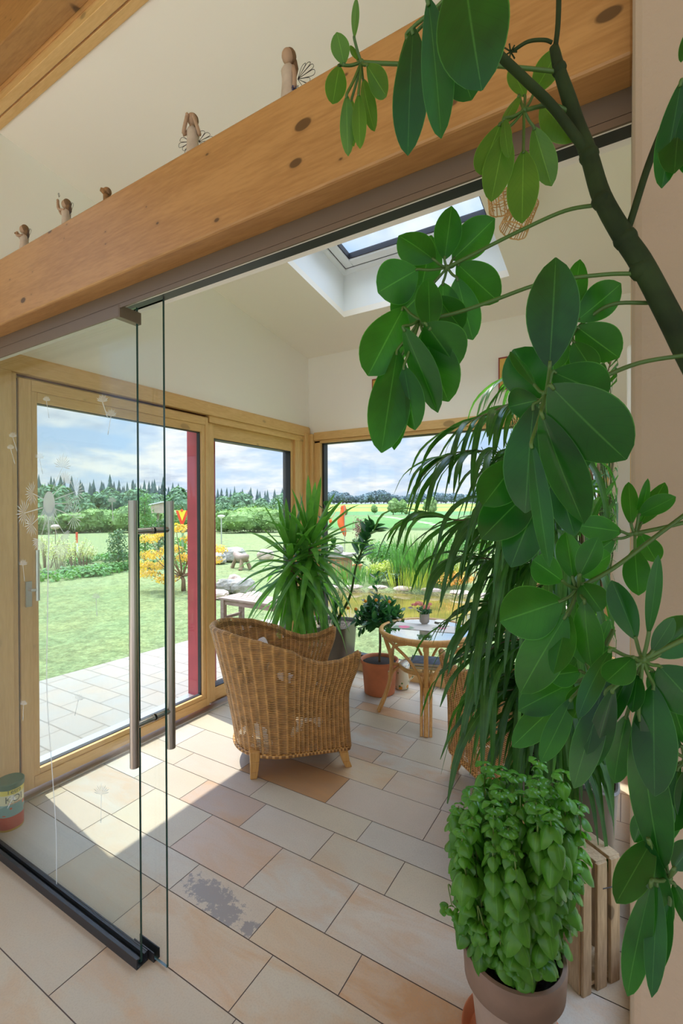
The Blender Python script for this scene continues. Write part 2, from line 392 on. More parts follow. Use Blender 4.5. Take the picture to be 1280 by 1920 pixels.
def tile_col(t, vec, tc):
    at_ = t.n('ShaderNodeAttribute', attribute_name='tile_tint')
    n1 = t.n('ShaderNodeTexNoise', {'Vector': t.n('ShaderNodeMapping', {'Vector': vec, 'Scale': (1.0, 2.6, 1)}).outputs[0], 'Scale': 2.6, 'Detail': 6.0, 'Roughness': 0.62, 'Distortion': 0.8})
    n2 = t.n('ShaderNodeTexNoise', {'Vector': vec, 'Scale': 160.0, 'Detail': 3.0})
    n3 = t.n('ShaderNodeTexNoise', {'Vector': vec, 'Scale': 9.0, 'Detail': 8.0, 'Roughness': 0.7})
    pat = t.math('ADD', t.math('MULTIPLY', n1.outputs[0], 0.75), t.math('MULTIPLY', n3.outputs[0], 0.25))
    f = t.ramp(pat, [(0.44, 0.0), (0.60, 1.0)])
    f = t.math('MULTIPLY', f, at_.outputs['Alpha'])
    c = t.mix(f, at_.outputs['Color'], (0.55, 0.30, 0.13))
    c = t.mix(t.ramp(n3.outputs[0], [(0.35, 0.16), (0.62, 0.0)]), c, (0.40, 0.34, 0.28))
    # the dark fern-like manganese stain on one tile, with its own outline
    sx = t.n('ShaderNodeSeparateXYZ', {0: tc.outputs['Object']})
    def blob(cx, cy, rx, ry):
        dx = t.math('DIVIDE', t.math('SUBTRACT', sx.outputs[0], cx), rx); dy = t.math('DIVIDE', t.math('SUBTRACT', sx.outputs[1], cy), ry)
        return t.math('SQRT', t.math('ADD', t.math('MULTIPLY', dx, dx), t.math('MULTIPLY', dy, dy)))
    n4 = t.n('ShaderNodeTexNoise', {'Vector': vec, 'Scale': 34.0, 'Detail': 6.0, 'Roughness': 0.75})
    b = t.math('MINIMUM', t.math('MINIMUM', blob(-1.47, 1.375, 0.15, 0.055), blob(-1.36, 1.34, 0.08, 0.05)), blob(-1.225, 1.335, 0.035, 0.04))
    b = t.math('ADD', b, t.math('MULTIPLY', t.math('SUBTRACT', n4.outputs[0], 0.5), 4.6))
    s = t.math('MULTIPLY', t.math('SUBTRACT', 1.0, b), 6.0, clamp=True)
    s = t.math('MULTIPLY', s, 0.75)
    # only within that tile
    inx = t.math('MULTIPLY', t.math('GREATER_THAN', sx.outputs[1], 1.30), t.math('LESS_THAN', sx.outputs[1], 1.464))
    inx = t.math('MULTIPLY', inx, t.math('GREATER_THAN', sx.outputs[0], -1.636)); inx = t.math('MULTIPLY', inx, t.math('LESS_THAN', sx.outputs[0], -1.197))
    c = t.mix(t.math('MULTIPLY', s, inx), c, (0.21, 0.205, 0.23))
    return t.mix(t.ramp(n2.outputs[0], [(0.3, 0.22), (0.55, 0.0)]), c, (0.33, 0.27, 0.22))
mat('sandstone', rough=0.42, colnode=tile_col, bump=0.35, bscale=60, bdist=0.0012)
mat('bounce_stone', (0.58, 0.50, 0.41), 0.8, var=.08)
mat('grout', (0.16, 0.13, 0.12), 0.9)
floor = struct('floor', fl, ['sandstone', 'grout', 'bounce_stone'])
ca = floor.data.color_attributes.new('tile_tint', 'FLOAT_COLOR', 'CORNER')
for p in floor.data.polygons:
    c = tints[p.index] if p.index < nt else (0.3, 0.3, 0.3, 0)
    for li in p.loop_indices: ca.data[li].color = c

# ---- walls
def slopebox(mb, x0, x1, y0, y1, z0, mi=0, top=None, zup=0.06):
    t0 = (zceil(y0)+zup) if top is None else top; t1 = (zceil(y1)+zup) if top is None else top
    mb.hexa([(x0, y0, z0), (x1, y0, z0), (x1, y1, z0), (x0, y1, z0)], [(x0, y0, t0), (x1, y0, t0), (x1, y1, t1), (x0, y1, t1)], mi)
wl = MB(); XO = -3.0
slopebox(wl, XO, XL, 1.22, 4.20, 2.42); slopebox(wl, XO, XL, 0.3, 1.22, 0.0)
struct('wall_left', wl, 'plaster')
wo = MB()
wo.box(-3.2, 0.3, 0.0, -3.0, 1.25, 2.55); wo.box(-3.2, 0.3, 2.34, -3.0, 4.45, 3.3); wo.box(-3.2, 2.75, 0.02, -3.02, 2.90, 2.34); wo.box(-3.2, 4.10, 0.0, -3.02, 4.45, 2.34)
struct('trim_1', wo, 'red_clad')
wb = MB()
wb.box(-3.0, YB, 2.37, 0.3, 4.2, 3.24); wb.box(-0.12, YB, 0.0, 0.3, 4.2, 2.37)
struct('wall_back', wb, 'plaster')
wr = MB()
slopebox(wr, 0.035, 0.2, 1.08, 1.42, 0.0); slopebox(wr, 0.035, 0.2, 3.85, 4.2, 0.0); slopebox(wr, 0.035, 0.2, 1.42, 3.85, 2.40)
struct('wall_right', wr, 'plaster')
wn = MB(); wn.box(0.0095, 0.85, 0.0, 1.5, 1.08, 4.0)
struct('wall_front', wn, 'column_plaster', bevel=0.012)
# ---- ceiling with the skylight opening
SX0, SX1, SY0, SY1 = -2.09, -0.71, 2.45, 3.51
cb = MB(); T = 0.05
def cpan(x0, x1, y0, y1, mi=0):
    cb.hexa([(x0, y0, zceil(y0)), (x1, y0, zceil(y0)), (x1, y1, zceil(y1)), (x0, y1, zceil(y1))], [(x0, y0, zceil(y0)+T), (x1, y0, zceil(y0)+T), (x1, y1, zceil(y1)+T), (x0, y1, zceil(y1)+T)], mi)
CY0 = 1.16
cpan(-3.3, SX0, CY0, 4.5); cpan(SX1, 0.3, CY0, 4.5); cpan(SX0, SX1, CY0, SY0); cpan(SX0, SX1, SY1, 4.5)
struct('ceiling', cb, 'ceiling_white')
H = 0.39
sh = MB()
for (x0, x1, y0, y1) in ((SX0-0.03, SX0, SY0-0.03, SY1+0.03), (SX1, SX1+0.03, SY0-0.03, SY1+0.03), (SX0, SX1, SY0-0.03, SY0), (SX0, SX1, SY1, SY1+0.03)):
    sh.hexa([(x0, y0, zceil(y0)+T), (x1, y0, zceil(y0)+T), (x1, y1, zceil(y1)+T), (x0, y1, zceil(y1)+T)], [(x0, y0, zceil(y0)+H), (x1, y0, zceil(y0)+H), (x1, y1, zceil(y1)+H), (x0, y1, zceil(y1)+H)])
w3 = struct('window_3', sh, 'shaft_white')
def ring(mb, x0, x1, y0, y1, wd, h0, h1, mi=0):
    for (a, b, c, d) in ((x0, x0+wd, y0, y1), (x1-wd, x1, y0, y1), (x0+wd, x1-wd, y0, y0+wd), (x0+wd, x1-wd, y1-wd, y1)):
        mb.hexa([(a, c, zceil(c)+h0), (b, c, zceil(c)+h0), (b, d, zceil(d)+h0), (a, d, zceil(d)+h0)], [(a, c, zceil(c)+h1), (b, c, zceil(c)+h1), (b, d, zceil(d)+h1), (a, d, zceil(d)+h1)], mi)
rf = MB(); ring(rf, SX0, SX1, SY0, SY1, 0.045, H-0.03, H+0.06); rf.build('window_frame', 'white_paint', w3)
rs = MB(); ring(rs, SX0+0.05, SX1-0.05, SY0+0.05, SY1-0.05, 0.075, H-0.015, H+0.05); rs.build('window_sash', 'white_paint', w3, bevel=0.006)
rg = MB(); ring(rg, SX0+0.045, SX1-0.045, SY0+0.045, SY1-0.045, 0.005, H-0.014, H+0.03); ring(rg, SX0+0.123, SX1-0.123, SY0+0.123, SY1-0.123, 0.010, H+0.0, H+0.045); rg.build('gasket', 'rubber', w3)
gx0, gx1, gy0, gy1 = SX0+0.12, SX1-0.12, SY0+0.12, SY1-0.12
MB().hexa([(gx0, gy0, zceil(gy0)+H+.02), (gx1, gy0, zceil(gy0)+H+.02), (gx1, gy1, zceil(gy1)+H+.02), (gx0, gy1, zceil(gy1)+H+.02)], [(gx0, gy0, zceil(gy0)+H+.026), (gx1, gy0, zceil(gy0)+H+.026), (gx1, gy1, zceil(gy1)+H+.026), (gx0, gy1, zceil(gy1)+H+.026)]).build('pane', 'glass', w3)
# ---- timber edge of the ceiling, upper left
tm = MB()
zc1 = zceil(1.18)
tm.box(-3.3, 1.168, zc1-0.012, 0.4, 1.205, zc1+0.10)
struct('trim_2', tm, 'trim_wood_x', bevel=0.002)
tm = MB(); tm.box(-3.3, 1.118, zc1-0.012, 0.4, 1.160, zc1+0.14); tm.box(-3.3, 1.10, zc1+0.03, 0.4, 1.118, zc1+0.14)
struct('trim_3', tm, 'trim_wood_x', bevel=0.002)
tm = MB(); tm.box(-3.3, 1.155, zc1+0.02, 0.4, 1.172, zc1+0.13); struct('trim_4', tm, 'rubber')
tm = MB(); tm.box(-3.3, 1.0, zc1+0.02, 0.4, 1.10, zc1+0.32)
struct('trim_5', tm, 'beam_wood', bevel=0.004)
tm = MB(); tm.box(-3.3, -4.2, zc1+0.32, 2.6, 1.12, zc1+0.36)  # front strip is seen; roof behind the camera added to block overhead light
struct('ceiling_boards_and_added_roof', tm, 'trim_wood_x')
for i, x in enumerate((-3.05, -2.2, -1.35, -0.5, 0.35, 1.2)):
    tm = MB(); tm.box(x, -4.2, zc1+0.14, x+0.1, 0.90, zc1+0.32); struct('trim_%d' % (6+i), tm, 'trim_wood_y', bevel=0.004)
# ---- main glulam beam and the header of the glass partition
bm = MB(); bm.box(-3.0, 0.90, 2.335, 0.012, 1.10, 2.594); struct('trim_12', bm, 'beam_wood', bevel=0.006)
hd = MB(); hd.box(-2.86, 0.967, 2.290, 0.010, 0.972, 2.3345); hd.box(-2.86, 0.9665, 2.2745, 0.010, 0.972, 2.2885); hd.box(-2.86, 0.969, 2.285, 0.010, 0.971, 2.292); struct('trim_13', hd, 'brown_metal')
hd = MB(); hd.box(-2.86, 0.9645, 2.247, -1.452, 0.970, 2.285); hd.box(-1.475, 0.9655, 2.244, -1.448, 1.048, 2.285); struct('trim_14', hd, 'brown_metal', bevel=0.001)
hd = MB(); hd.box(-2.86, 0.9725, 2.310, 0.010, 1.0, 2.3345); hd.box(-2.86, 1.0015, 2.312, 0.010, 1.030, 2.3345); struct('trim_15', hd, 'plaster')
hd = MB(); hd.box(-2.86, 1.0305, 2.318, 0.010, 1.0745, 2.3345); hd.box(-2.86, 1.0001, 2.318, 0.010, 1.0014, 2.3345); struct('trim_16', hd, 'dark_metal')
hd = MB(); hd.box(-2.86, 1.075, 2.320, 0.010, 1.098, 2.3345); struct('trim_17', hd, 'plaster')
# floor channels of the partition
tr = MB(); tr.box(-2.86, 1.012, 0.0, -1.447, 1.016, 0.036); tr.box(-2.86, 1.052, 0.0, -1.447, 1.056, 0.036); tr.box(-2.86, 1.016, 0.0, -1.447, 1.052, 0.004); tr.box(-2.86, 1.016, 0.030, -1.447, 1.026, 0.034); tr.box(-2.86, 1.042, 0.030, -1.447, 1.052, 0.034)
t1 = tr.build('floor_channel', 'dark_metal'); tag(t1, 'dark metal floor channel holding the fixed glass panel', 'floor channel')
tr = MB(); tr.box(-1.53, 1.060, 0.0, -1.42, 1.063, 0.034); tr.box(-1.53, 1.083, 0.0, -1.42, 1.086, 0.034); tr.box(-1.53, 1.063, 0.0, -1.42, 1.083, 0.004)
t1 = tr.build('door_guide', 'dark_metal'); tag(t1, 'short metal floor guide at the foot of the sliding glass door', 'door guide')
# glass panels
def pane_mb(x0, x1, y0, y1, z0, z1):
    mb = MB(); mb.box(x0, y0, z0, x1, y1, z1)
    for i in (3, 5, 0, 1): mb.mi[i] = 1
    return mb
gp = pane_mb(-2.852, -1.452, 1.030, 1.038, 0.008, 2.30).build('glass_panel', ['door_glass', 'glass_edge'])
tag(gp, 'fixed clear glass panel etched with a dandelion', 'glass panel')
gd = empty('glass_door', (-1.9, 1.069, 0.0), 'sliding glass door with long steel pull handles, behind the etched panel', 'glass door')
pane_mb(-2.80, -1.357, 1.065, 1.073, 0.010, 2.318).build('pane', ['door_glass', 'glass_edge'], gd)
for (yy, s) in ((0.990, -1), (1.140, 1)):
    h = MB().tube([(-1.419, yy, 0.727), (-1.419, yy, 1.629)], 0.0150, 20).build('pull_handle', 'steel', gd, smooth=True, auto=40)
    c = MB()
    for z in (0.865, 1.525): c.tube([(-1.419, yy, z), (-1.419, 1.069+s*0.004, z)], 0.0105, 14); c.tube([(-1.419, 1.069+s*0.004, z), (-1.419, 1.069+s*0.010, z)], 0.0125, 14)
    c.build('handle_mount', 'steel', h, smooth=True, auto=40)
# etched dandelion: real sticker film on the front face of the panel
dec = MB(); YD = 1.0293
def dp(u, v): p = on_y(u, v, YD); return V((p.x, YD, p.z))
def strip(pts, w0, w1):
    P = [dp(*p) for p in pts]; P = spline(P, 6) if len(P) > 2 else P
    n = len(P); vs = []
    for i, p in enumerate(P):
        t = (P[min(i+1, n-1)]-P[max(0, i-1)]).normalized(); s = V((-t.z, 0, t.x)); w = (w0+(w1-w0)*i/(n-1))/2
        vs += [p+s*w, p-s*w]
    dec._add(vs, [(2*i, 2*i+1, 2*i+3, 2*i+2) for i in range(n-1)])
def fan(u, v, du, dv, L, spread=1.9, n=11, flat=1.0):
    # tuft of bristles around (u,v) opening towards (du,dv), L photo pixels long
    a0 = math.atan2(dv, du); C_ = dp(u, v)
    for i in range(n):
        a = a0+spread*(i/(n-1)-0.5)*1.0; l = L*(1.0 if i % 2 else 0.86)
        tip = (u+math.cos(a)*l*flat, v+math.sin(a)*l); mid = (u+math.cos(a)*l*0.72*flat, v+math.sin(a)*l*0.72)
        T_ = dp(*tip); Mi = dp(*mid); t = (T_-C_).normalized(); s = V((-t.z, 0, t.x)); ww = L*0.00006+0.0007
        dec._add([C_, Mi+s*ww, T_, Mi-s*ww], [(0, 1, 2, 3)])
def seed(u, v, du, dv, L, stem, n=10, spread=2.0):
    fan(u, v, du, dv, L, spread, n, 0.8); strip([(u, v), stem], 0.004, 0.003)
    d = (stem[0]-u, stem[1]-v); q = math.hypot(*d); strip([(stem[0]-d[0]/q*8, stem[1]-d[1]/q*8), stem], 0.007, 0.003)
HC = (92, 945)
dec._add([dp(HC[0]+11*math.cos(a), HC[1]+24*math.sin(a)) for a in [i*math.pi/14 for i in range(28)]], [tuple(range(28))])
for k in range(13):
    a = math.radians(20+k*11.5); L = 52 if k % 2 else 40
    p = (HC[0]+L*0.42*math.cos(a), HC[1]+6+L*math.sin(a)); b0 = (HC[0]+9*math.cos(a-0.15), HC[1]+18*math.sin(a-.15)); b1 = (HC[0]+9*math.cos(a+.15), HC[1]+18*math.sin(a+.15))
    dec._add([dp(*b0), dp(*b1), dp(*p)], [(0, 1, 2)])
for (u, v, du, dv, L, sp) in ((117, 876, .1, -1, 27, 3.2), (121, 905, .5, -1, 24, 2.4), (141, 922, 1, -.1, 30, 4.2), (138, 968, 1, .1, 30, 4.6), (125, 944, 1, .1, 20, 4.2), (61, 925, -1, .1, 24, 4.2), (46, 962, -1, .1, 28, 4.6), (60, 983, -1, .2, 24, 4.4), (75, 1012, -.4, 1, 26, 2.6), (114, 1022, .1, 1, 30, 3.0), (120, 1000, .5, .8, 20, 2.8)):
    fan(u, v, du, dv, L, sp, 15, 0.62); strip([(HC[0]+(u-HC[0])*.25, HC[1]+(v-HC[1])*.4), (u, v)], 0.005, 0.003)
strip([(92, 960), (89, 1150), (88, 1300), (98, 1450), (105, 1560), (106, 1658)], 0.010, 0.007)
for (u, v, du, dv, L, st) in ((87, 752, .1, -1, 11, (92, 784)), (192, 754, 0, -1, 16, (202, 784)), (208, 780, .1, -1, 15, (202, 816)), (24, 820, 0, -1, 12, (32, 846)), (20, 842, 0, -1, 11, (28, 870)), (74, 860, .1, -1, 13, (80, 889)), (210, 942, 0, -1, 13, (212, 976)), (43, 1060, 0, -1, 13, (46, 1090)), (44, 1322, 0, -1, 11, (43, 1352)), (147, 1312, .2, -1, 13, (140, 1342)), (190, 1490, 0, -1, 22, (189, 1543)), (22, 1500, .2, -1, 12, (14, 1516)), (180, 1122, 0, -1, 12, (182, 1156))):
    seed(u, v, du, dv, L, st, 11, 2.6)
dec.build('dandelion_etching', 'etched', gp)
# ---- patio door, door_1
W2 = ['trim_wood_y', 'trim_wood_z', 'rubber', 'red_clad']
dr = MB()   # casing and fixed frame
dr.box(-2.87, 1.10, 2.345, -2.815, 4.03, 2.437, 0); dr.box(-2.86, 1.15, 2.437, -2.825, 4.03, 2.448, 0)
dr.box(-3.0, 1.16, 0.0, -2.812, 1.245, 2.345, 1); dr.box(-3.0, 1.245, 0.0, -2.83, 1.275, 2.345, 1)
dr.box(-3.0, 1.275, 2.305, -2.89, 2.70, 2.345, 0); dr.box(-3.0, 2.66, 2.29, -2.83, 3.95, 2.345, 0)
dr.box(-3.0, 1.275, 0.0, -2.905, 3.95, 0.04, 0)
d1 = struct('door_1', dr, W2, bevel=0.003)
lf = MB()
lf.box(-2.895, 1.288, 0.035, -2.836, 1.352, 2.325, 1); lf.box(-2.885, 1.352, 0.05, -2.842, 1.385, 2.30, 1)
lf.box(-2.895, 2.622, 0.035, -2.836, 2.650, 2.325, 1); lf.box(-2.885, 2.592, 0.05, -2.842, 2.622, 2.30, 1)
lf.box(-2.895, 1.352, 2.262, -2.836, 2.622, 2.325, 0); lf.box(-2.885, 1.385, 2.205, -2.842, 2.592, 2.262, 0)
lf.box(-2.895, 1.352, 0.035, -2.836, 2.622, 0.098, 0); lf.box(-2.885, 1.385, 0.098, -2.842, 2.592, 0.130, 0)
leafo = lf.build('door_leaf', W2, d1, bevel=0.003)
g = MB()
for (a, b, c, d) in ((1.383, 1.389, .128, 2.207), (2.588, 2.594, .128, 2.207), (1.389, 2.588, .128, .134), (1.389, 2.588, 2.2, 2.207)): g.box(-2.90, a, c, -2.866, b, d)
g.build('gasket', 'rubber', leafo)
MB().box(-2.884, 1.386, 0.13, -2.878, 2.591, 2.204).build('pane', 'glass', leafo)
MB().box(-2.90, 1.268, 0.0, -2.852, 1.2895, 2.32).build('added_slit_filler', 'rubber', d1)  # added filler that stops sun leaking through the dark slit
hn = MB()
hn.box(-2.836, 1.312, 1.06, -2.826, 1.342, 1.20, 0); hn.tube([(-2.826, 1.327, 1.155), (-2.790, 1.327, 1.155), (-2.786, 1.345, 1.155)], 0.009, 10)
hn.tube([(-2.784, 1.352, 1.095), (-2.784, 1.352, 1.375)], 0.0105, 14)
hn.build('door_handle', 'alu', leafo, smooth=True, auto=35)['label'] = 'brushed metal lift handle'
ds = MB(); ds.box(-2.90, 1.27, 0.0, -2.80, 4.0, 0.012); ds.build('threshold', 'alu', d1)
# ---- fixed window beside the door, window_1
fx = MB()
fx.box(-2.90, 2.650, 0.04, -2.848, 2.722, 2.29, 1); fx.box(-2.90, 2.722, 2.175, -2.865, 3.79, 2.29, 0); fx.box(-2.90, 2.722, 0.04, -2.865, 3.79, 0.14, 0); fx.box(-2.90, 3.765, 0.04, -2.862, 3.80, 2.29, 1)
fx.box(-2.92, 3.80, 0.0, -2.835, 3.93, 2.345, 1)
w1 = struct('window_1', fx, W2, bevel=0.003)
g = MB()
for (a, b, c, d) in ((3.757, 3.764, .14, 2.175), (2.728, 3.757, .14, .147), (2.728, 3.757, 2.168, 2.175)): g.box(-2.96, a, c, -2.87, b, d)
g.build('gasket', 'rubber', w1)
MB().box(-2.902, 2.722, 0.14, -2.896, 3.765, 2.175).build('pane', 'glass', w1)
# ---- corner posts
cp = MB(); cp.box(-3.0, 3.93, 0.0, -2.80, 4.18, 2.37, 0); cp.box(-2.80, 3.99, 0.0, -2.76, 4.18, 2.37, 0)
struct('trim_18', cp, 'trim_wood_z', bevel=0.006)
# ---- back window, window_2
W3 = ['trim_wood_x', 'trim_wood_z']
bw = MB()
bw.box(-2.76, 4.015, 2.305, -0.10, 4.15, 2.385, 0); bw.box(-2.76, 4.03, 2.275, -0.10, 4.15, 2.305, 0)
bw.box(-2.76, 4.03, 0.0, -2.69, 4.15, 2.3, 1); bw.box(-2.76, 4.02, 0.0, -0.10, 4.15, 0.125, 0)
bw.box(-0.62, 4.03, 0.12, -0.54, 4.15, 2.3, 1); bw.box(-0.18, 4.03, 0.12, -0.10, 4.15, 2.3, 1)
w2 = struct('window_2', bw, W3, bevel=0.004)
g = MB()
for (a, b, c, d) in ((-2.69, -2.668, .125, 2.275), (-0.635, -0.62, .125, 2.275), (-2.668, -0.635, .125, .150), (-2.668, -.635, 2.268, 2.275)): g.box(a, 4.07, c, b, 4.14, d)
g.build('gasket', 'rubber', w2)
MB().box(-2.67, 4.10, 0.14, -0.63, 4.106, 2.27).build('pane', 'glass', w2)
MB().box(-0.55, 4.10, 0.14, -0.17, 4.106, 2.27).build('pane', 'glass', w2)
# ---- right-hand post as seen, glazed opening added for light, window_4_added
rw = MB()
rw.box(0.012, 1.36, 0.0, 0.19, 1.43, 2.44, 1); rw.box(0.03, 3.80, 0.0, 0.19, 3.88, 2.44, 1); rw.box(0.03, 1.43, 2.36, 0.19, 3.80, 2.44, 0); rw.box(0.03, 1.43, 0.0, 0.19, 3.80, 0.12, 0); rw.box(0.05, 2.58, 0.12, 0.19, 2.66, 2.36, 1)
w4 = struct('window_4_added', rw, W2, bevel=0.003)
MB().box(0.12, 1.43, 0.12, 0.126, 3.80, 2.36).build('pane', 'glass', w4)  # glass of the added opening
wd = MB().box(0.0035, 1.30, 1.775, 0.034, 1.375, 1.985).build('shutter_switch', 'white_plastic', bevel=0.008)
tag(wd, 'white plastic box on the wooden frame behind the plaster column', 'wall box')
# ================================================================ OUTSIDE
def pave(t, vec, tc):
    mp = t.n('ShaderNodeMapping', {'Vector': tc.outputs['Object'], 'Scale': (1, 1, 1)}).outputs[0]
    br = t.n('ShaderNodeTexBrick', {'Vector': mp, 'Scale': 1.0, 'Color1': (0.31, 0.265, 0.21, 1), 'Color2': (0.26, 0.24, 0.21, 1), 'Mortar': (0.10, 0.085, 0.065, 1), 'Mortar Size': 0.006, 'Brick Width': 0.42, 'Row Height': 0.21, 'Bias': 0.0})
    nz = t.n('ShaderNodeTexNoise', {'Vector': vec, 'Scale': 5.0, 'Detail': 5.0})
    return t.mix(0.35, br.outputs[0], t.ramp(nz.outputs[0], [(0.3, (0.31, 0.24, 0.18)), (0.7, (0.27, 0.27, 0.255))]))
mat('paving', rough=0.8, colnode=pave)
def gcol(t, vec, tc):
    a = t.n('ShaderNodeAttribute', attribute_name='tint')
    n1 = t.n('ShaderNodeTexNoise', {'Vector': vec, 'Scale': 1.2, 'Detail': 6.0, 'Roughness': 0.7})
    n2 = t.n('ShaderNodeTexNoise', {'Vector': vec, 'Scale': 22.0, 'Detail': 5.0, 'Roughness': 0.8})
    n3 = t.n('ShaderNodeTexNoise', {'Vector': vec, 'Scale': 7.0, 'Detail': 6.0, 'Roughness': 0.8})
    c = t.mix(t.ramp(n1.outputs[0], [(0.38, 0.0), (0.66, 0.40)]), a.outputs['Color'], (0.26, 0.26, 0.10))
    c = t.mix(1.0, c, t.ramp(n3.outputs[0], [(0.35, 0.65), (0.65, 1.3)]), 'MULTIPLY')
    return t.mix(1.0, c, t.ramp(n2.outputs[0], [(0.25, 0.45), (0.75, 1.45)]), 'MULTIPLY')
mat('grass_ground', rough=1.0, colnode=gcol, bump=1.0, bscale=30, bdist=0.03, spec=0.1)
mat('conifer', (0.14, 0.20, 0.18), 0.9, var=0.45, vscale=0.7, spec=0.1)  # bluish distance haze painted into the needle colour
mat('broadleaf', (0.15, 0.25, 0.14), 0.9, var=0.45, vscale=1.0, spec=0.1, transl=0.15)
mat('bush_light', (0.22, 0.33, 0.12), 0.9, var=0.3, vscale=2.0, spec=0.1, transl=0.2)
mat('far_tree', (0.13, 0.18, 0.20), 0.9, var=0.4, vscale=0.5, spec=0.1)  # blue haze of the distance mixed into the crown colour
mat('shrub_green', (0.10, 0.24, 0.06), 0.6, var=0.5, vscale=6, transl=0.35)
mat('shrub_dark', (0.06, 0.13, 0.05), 0.5, var=0.5, vscale=6, transl=0.2)
mat('shrub_yellow', (0.42, 0.45, 0.08), 0.6, var=0.35, vscale=6, transl=0.35)
mat('cream_leaf', (0.62, 0.60, 0.36), 0.6, var=0.3, vscale=9, transl=0.3)
mat('maple_leaf', (0.68, 0.42, 0.09), 0.6, var=0.3, vscale=7, transl=0.4)
mat('purple_leaf', (0.22, 0.12, 0.10), 0.6, var=0.4, vscale=7, transl=0.2)
mat('orange_flower', (0.8, 0.36, 0.06), 0.6, var=0.2)
mat('stone', (0.33, 0.31, 0.27), 0.9, var=0.35, vscale=5, bump=0.8, bscale=14, bdist=0.02)
mat('stone_pink', (0.52, 0.40, 0.33), 0.9, var=0.2, vscale=5, bump=0.5, bscale=14, bdist=0.01)
mat('orange_cloth', (0.85, 0.20, 0.05), 0.8, transl=0.3); mat('sign_red', (0.75, 0.07, 0.03), 0.5); mat('sign_yellow', (0.85, 0.70, 0.05), 0.5)
mat('gauge_green', (0.25, 0.50, 0.38), 0.3); mat('gravel', (0.45, 0.40, 0.34), 0.95, var=0.5, vscale=60, bump=1, bscale=60, bdist=.01)
def watercol(t, vec, tc):
    n = t.n('ShaderNodeTexNoise', {'Vector': vec, 'Scale': 1.6, 'Detail': 4.0})
    return t.ramp(n.outputs[0], [(0.35, (0.085, 0.075, 0.02)), (0.65, (0.20, 0.15, 0.03))])
mat('pond_water', rough=0.04, colnode=watercol, bump=0.10, bscale=5, bdist=0.02)

def sstep(a, b, x): t = max(0.0, min(1.0, (x-a)/(b-a))); return t*t*(3-2*t)
def lerp(a, b, t): return a+(b-a)*t
def pl(x, tab):
    if x <= tab[0][0]: return tab[0][1]
    for (a, p), (b, q) in zip(tab, tab[1:]):
        if x <= b: return p+(q-p)*(x-a)/(b-a)
    return tab[-1][1]
PC = (-2.7, 7.65)
def pond_d(x, y):
    a = math.atan2((y-PC[1])/1.5, (x-PC[0])/2.75); k = 1+0.07*math.sin(3*a+1)+0.04*math.sin(5*a)
    return math.hypot((x-PC[0])/2.75, (y-PC[1])/1.5)/k
def ground_z(x, y):
    r = math.hypot(x, y); th = math.degrees(math.atan2(-x, y)); k = sstep(33.5, 37.5, th)
    zl = pl(r, [(12, -.1), (45, -.32), (100, -3.4), (150, -5.0), (200, -5.5), (900, -6)])
    zr = pl(r, [(12, -.1), (40, -.17), (80, -.35), (150, .10), (300, 4.0), (360, 5.0), (900, 6)])
    z = lerp(zr, zl, k)
    if r < 16:
        d = pond_d(x, y)
        z -= 0.28*(1-sstep(0.86, 1.0, d))
    return z
LAWN = (0.165, 0.215, 0.095); MEADOW = (0.19, 0.235, 0.11)
def ground_c(x, y):
    r = math.hypot(x, y); th = math.degrees(math.atan2(-x, y))
    c = LAWN
    if r > 11.5: c = MEADOW
    if -4.4 < x < 0.3 and 4.15 < y < 4.55: return (0.42, 0.37, 0.31)
    if pond_d(x, y) < 1.0: return (0.14, 0.11, 0.05)
    if th > 35: 
        if x < -12.2 and r < 17.5 and th > 48: c = (0.13, 0.17, 0.07)
        if r > 46: c = (0.13, 0.20, 0.09)
    else:
        if r > 38: c = (0.05, 0.11, 0.04)
        if r > 43: c = (0.07, 0.20, 0.06)
        if r > 78: c = (0.09, 0.21, 0.07)
        if r > 105: c = (0.12, 0.17, 0.08)
        if r > 118: c = (0.07, 0.20, 0.08)
        if r > 165: c = (0.24, 0.33, 0.06)
        if r > 215: c = (0.08, 0.20, 0.07)
        if r > 235: c = (0.30, 0.36, 0.06)
        if r > 285: c = (0.16, 0.27, 0.07)
        if abs((th-22)-(r-70)*0.12) < 0.25 and 50 < r < 110: c = (0.5, 0.46, 0.36)
    return c
gm = MB(); gc = []
st = 0.16; x0, x1, y0, y1 = -17.0, 7.0, -4.0, 17.0; nx, ny = int((x1-x0)/st), int((y1-y0)/st)
vs = [(x0+i*st, y0+j*st, ground_z(x0+i*st, y0+j*st)-(0.04 if (x0+i*st > -3.1 and y0+j*st < 4.25) else 0)) for j in range(ny+1) for i in range(nx+1)]
gm._add(vs, [(j*(nx+1)+i, j*(nx+1)+i+1, (j+1)*(nx+1)+i+1, (j+1)*(nx+1)+i) for j in range(ny) for i in range(nx)])
vs = []; radii = [13.0]
while radii[-1] < 900: radii.append(radii[-1]*1.025+0.05)
NA = 300
for r in radii:
    for k in range(NA+1):
        th = math.radians(-60+200*k/NA); x, y = -math.sin(th)*r, math.cos(th)*r
        vs.append((x, y, ground_z(x, y)-(0.02 if (x > -17 and x < 7 and y < 17) else 0)))
fs = [(j*(NA+1)+k+1, j*(NA+1)+k, (j+1)*(NA+1)+k, (j+1)*(NA+1)+k+1) for j in range(len(radii)-1) for k in range(NA)]
gm._add(vs, fs)
gm.box(-60, -80, -0.14, 80, -4.0, -0.13)
ground = struct('ground', gm, 'grass_ground', smooth=True)
ca = ground.data.color_attributes.new('tint', 'FLOAT_COLOR', 'POINT')
for i, p in enumerate(gm.v): ca.data[i].color = (*ground_c(p[0], p[1]), 1)
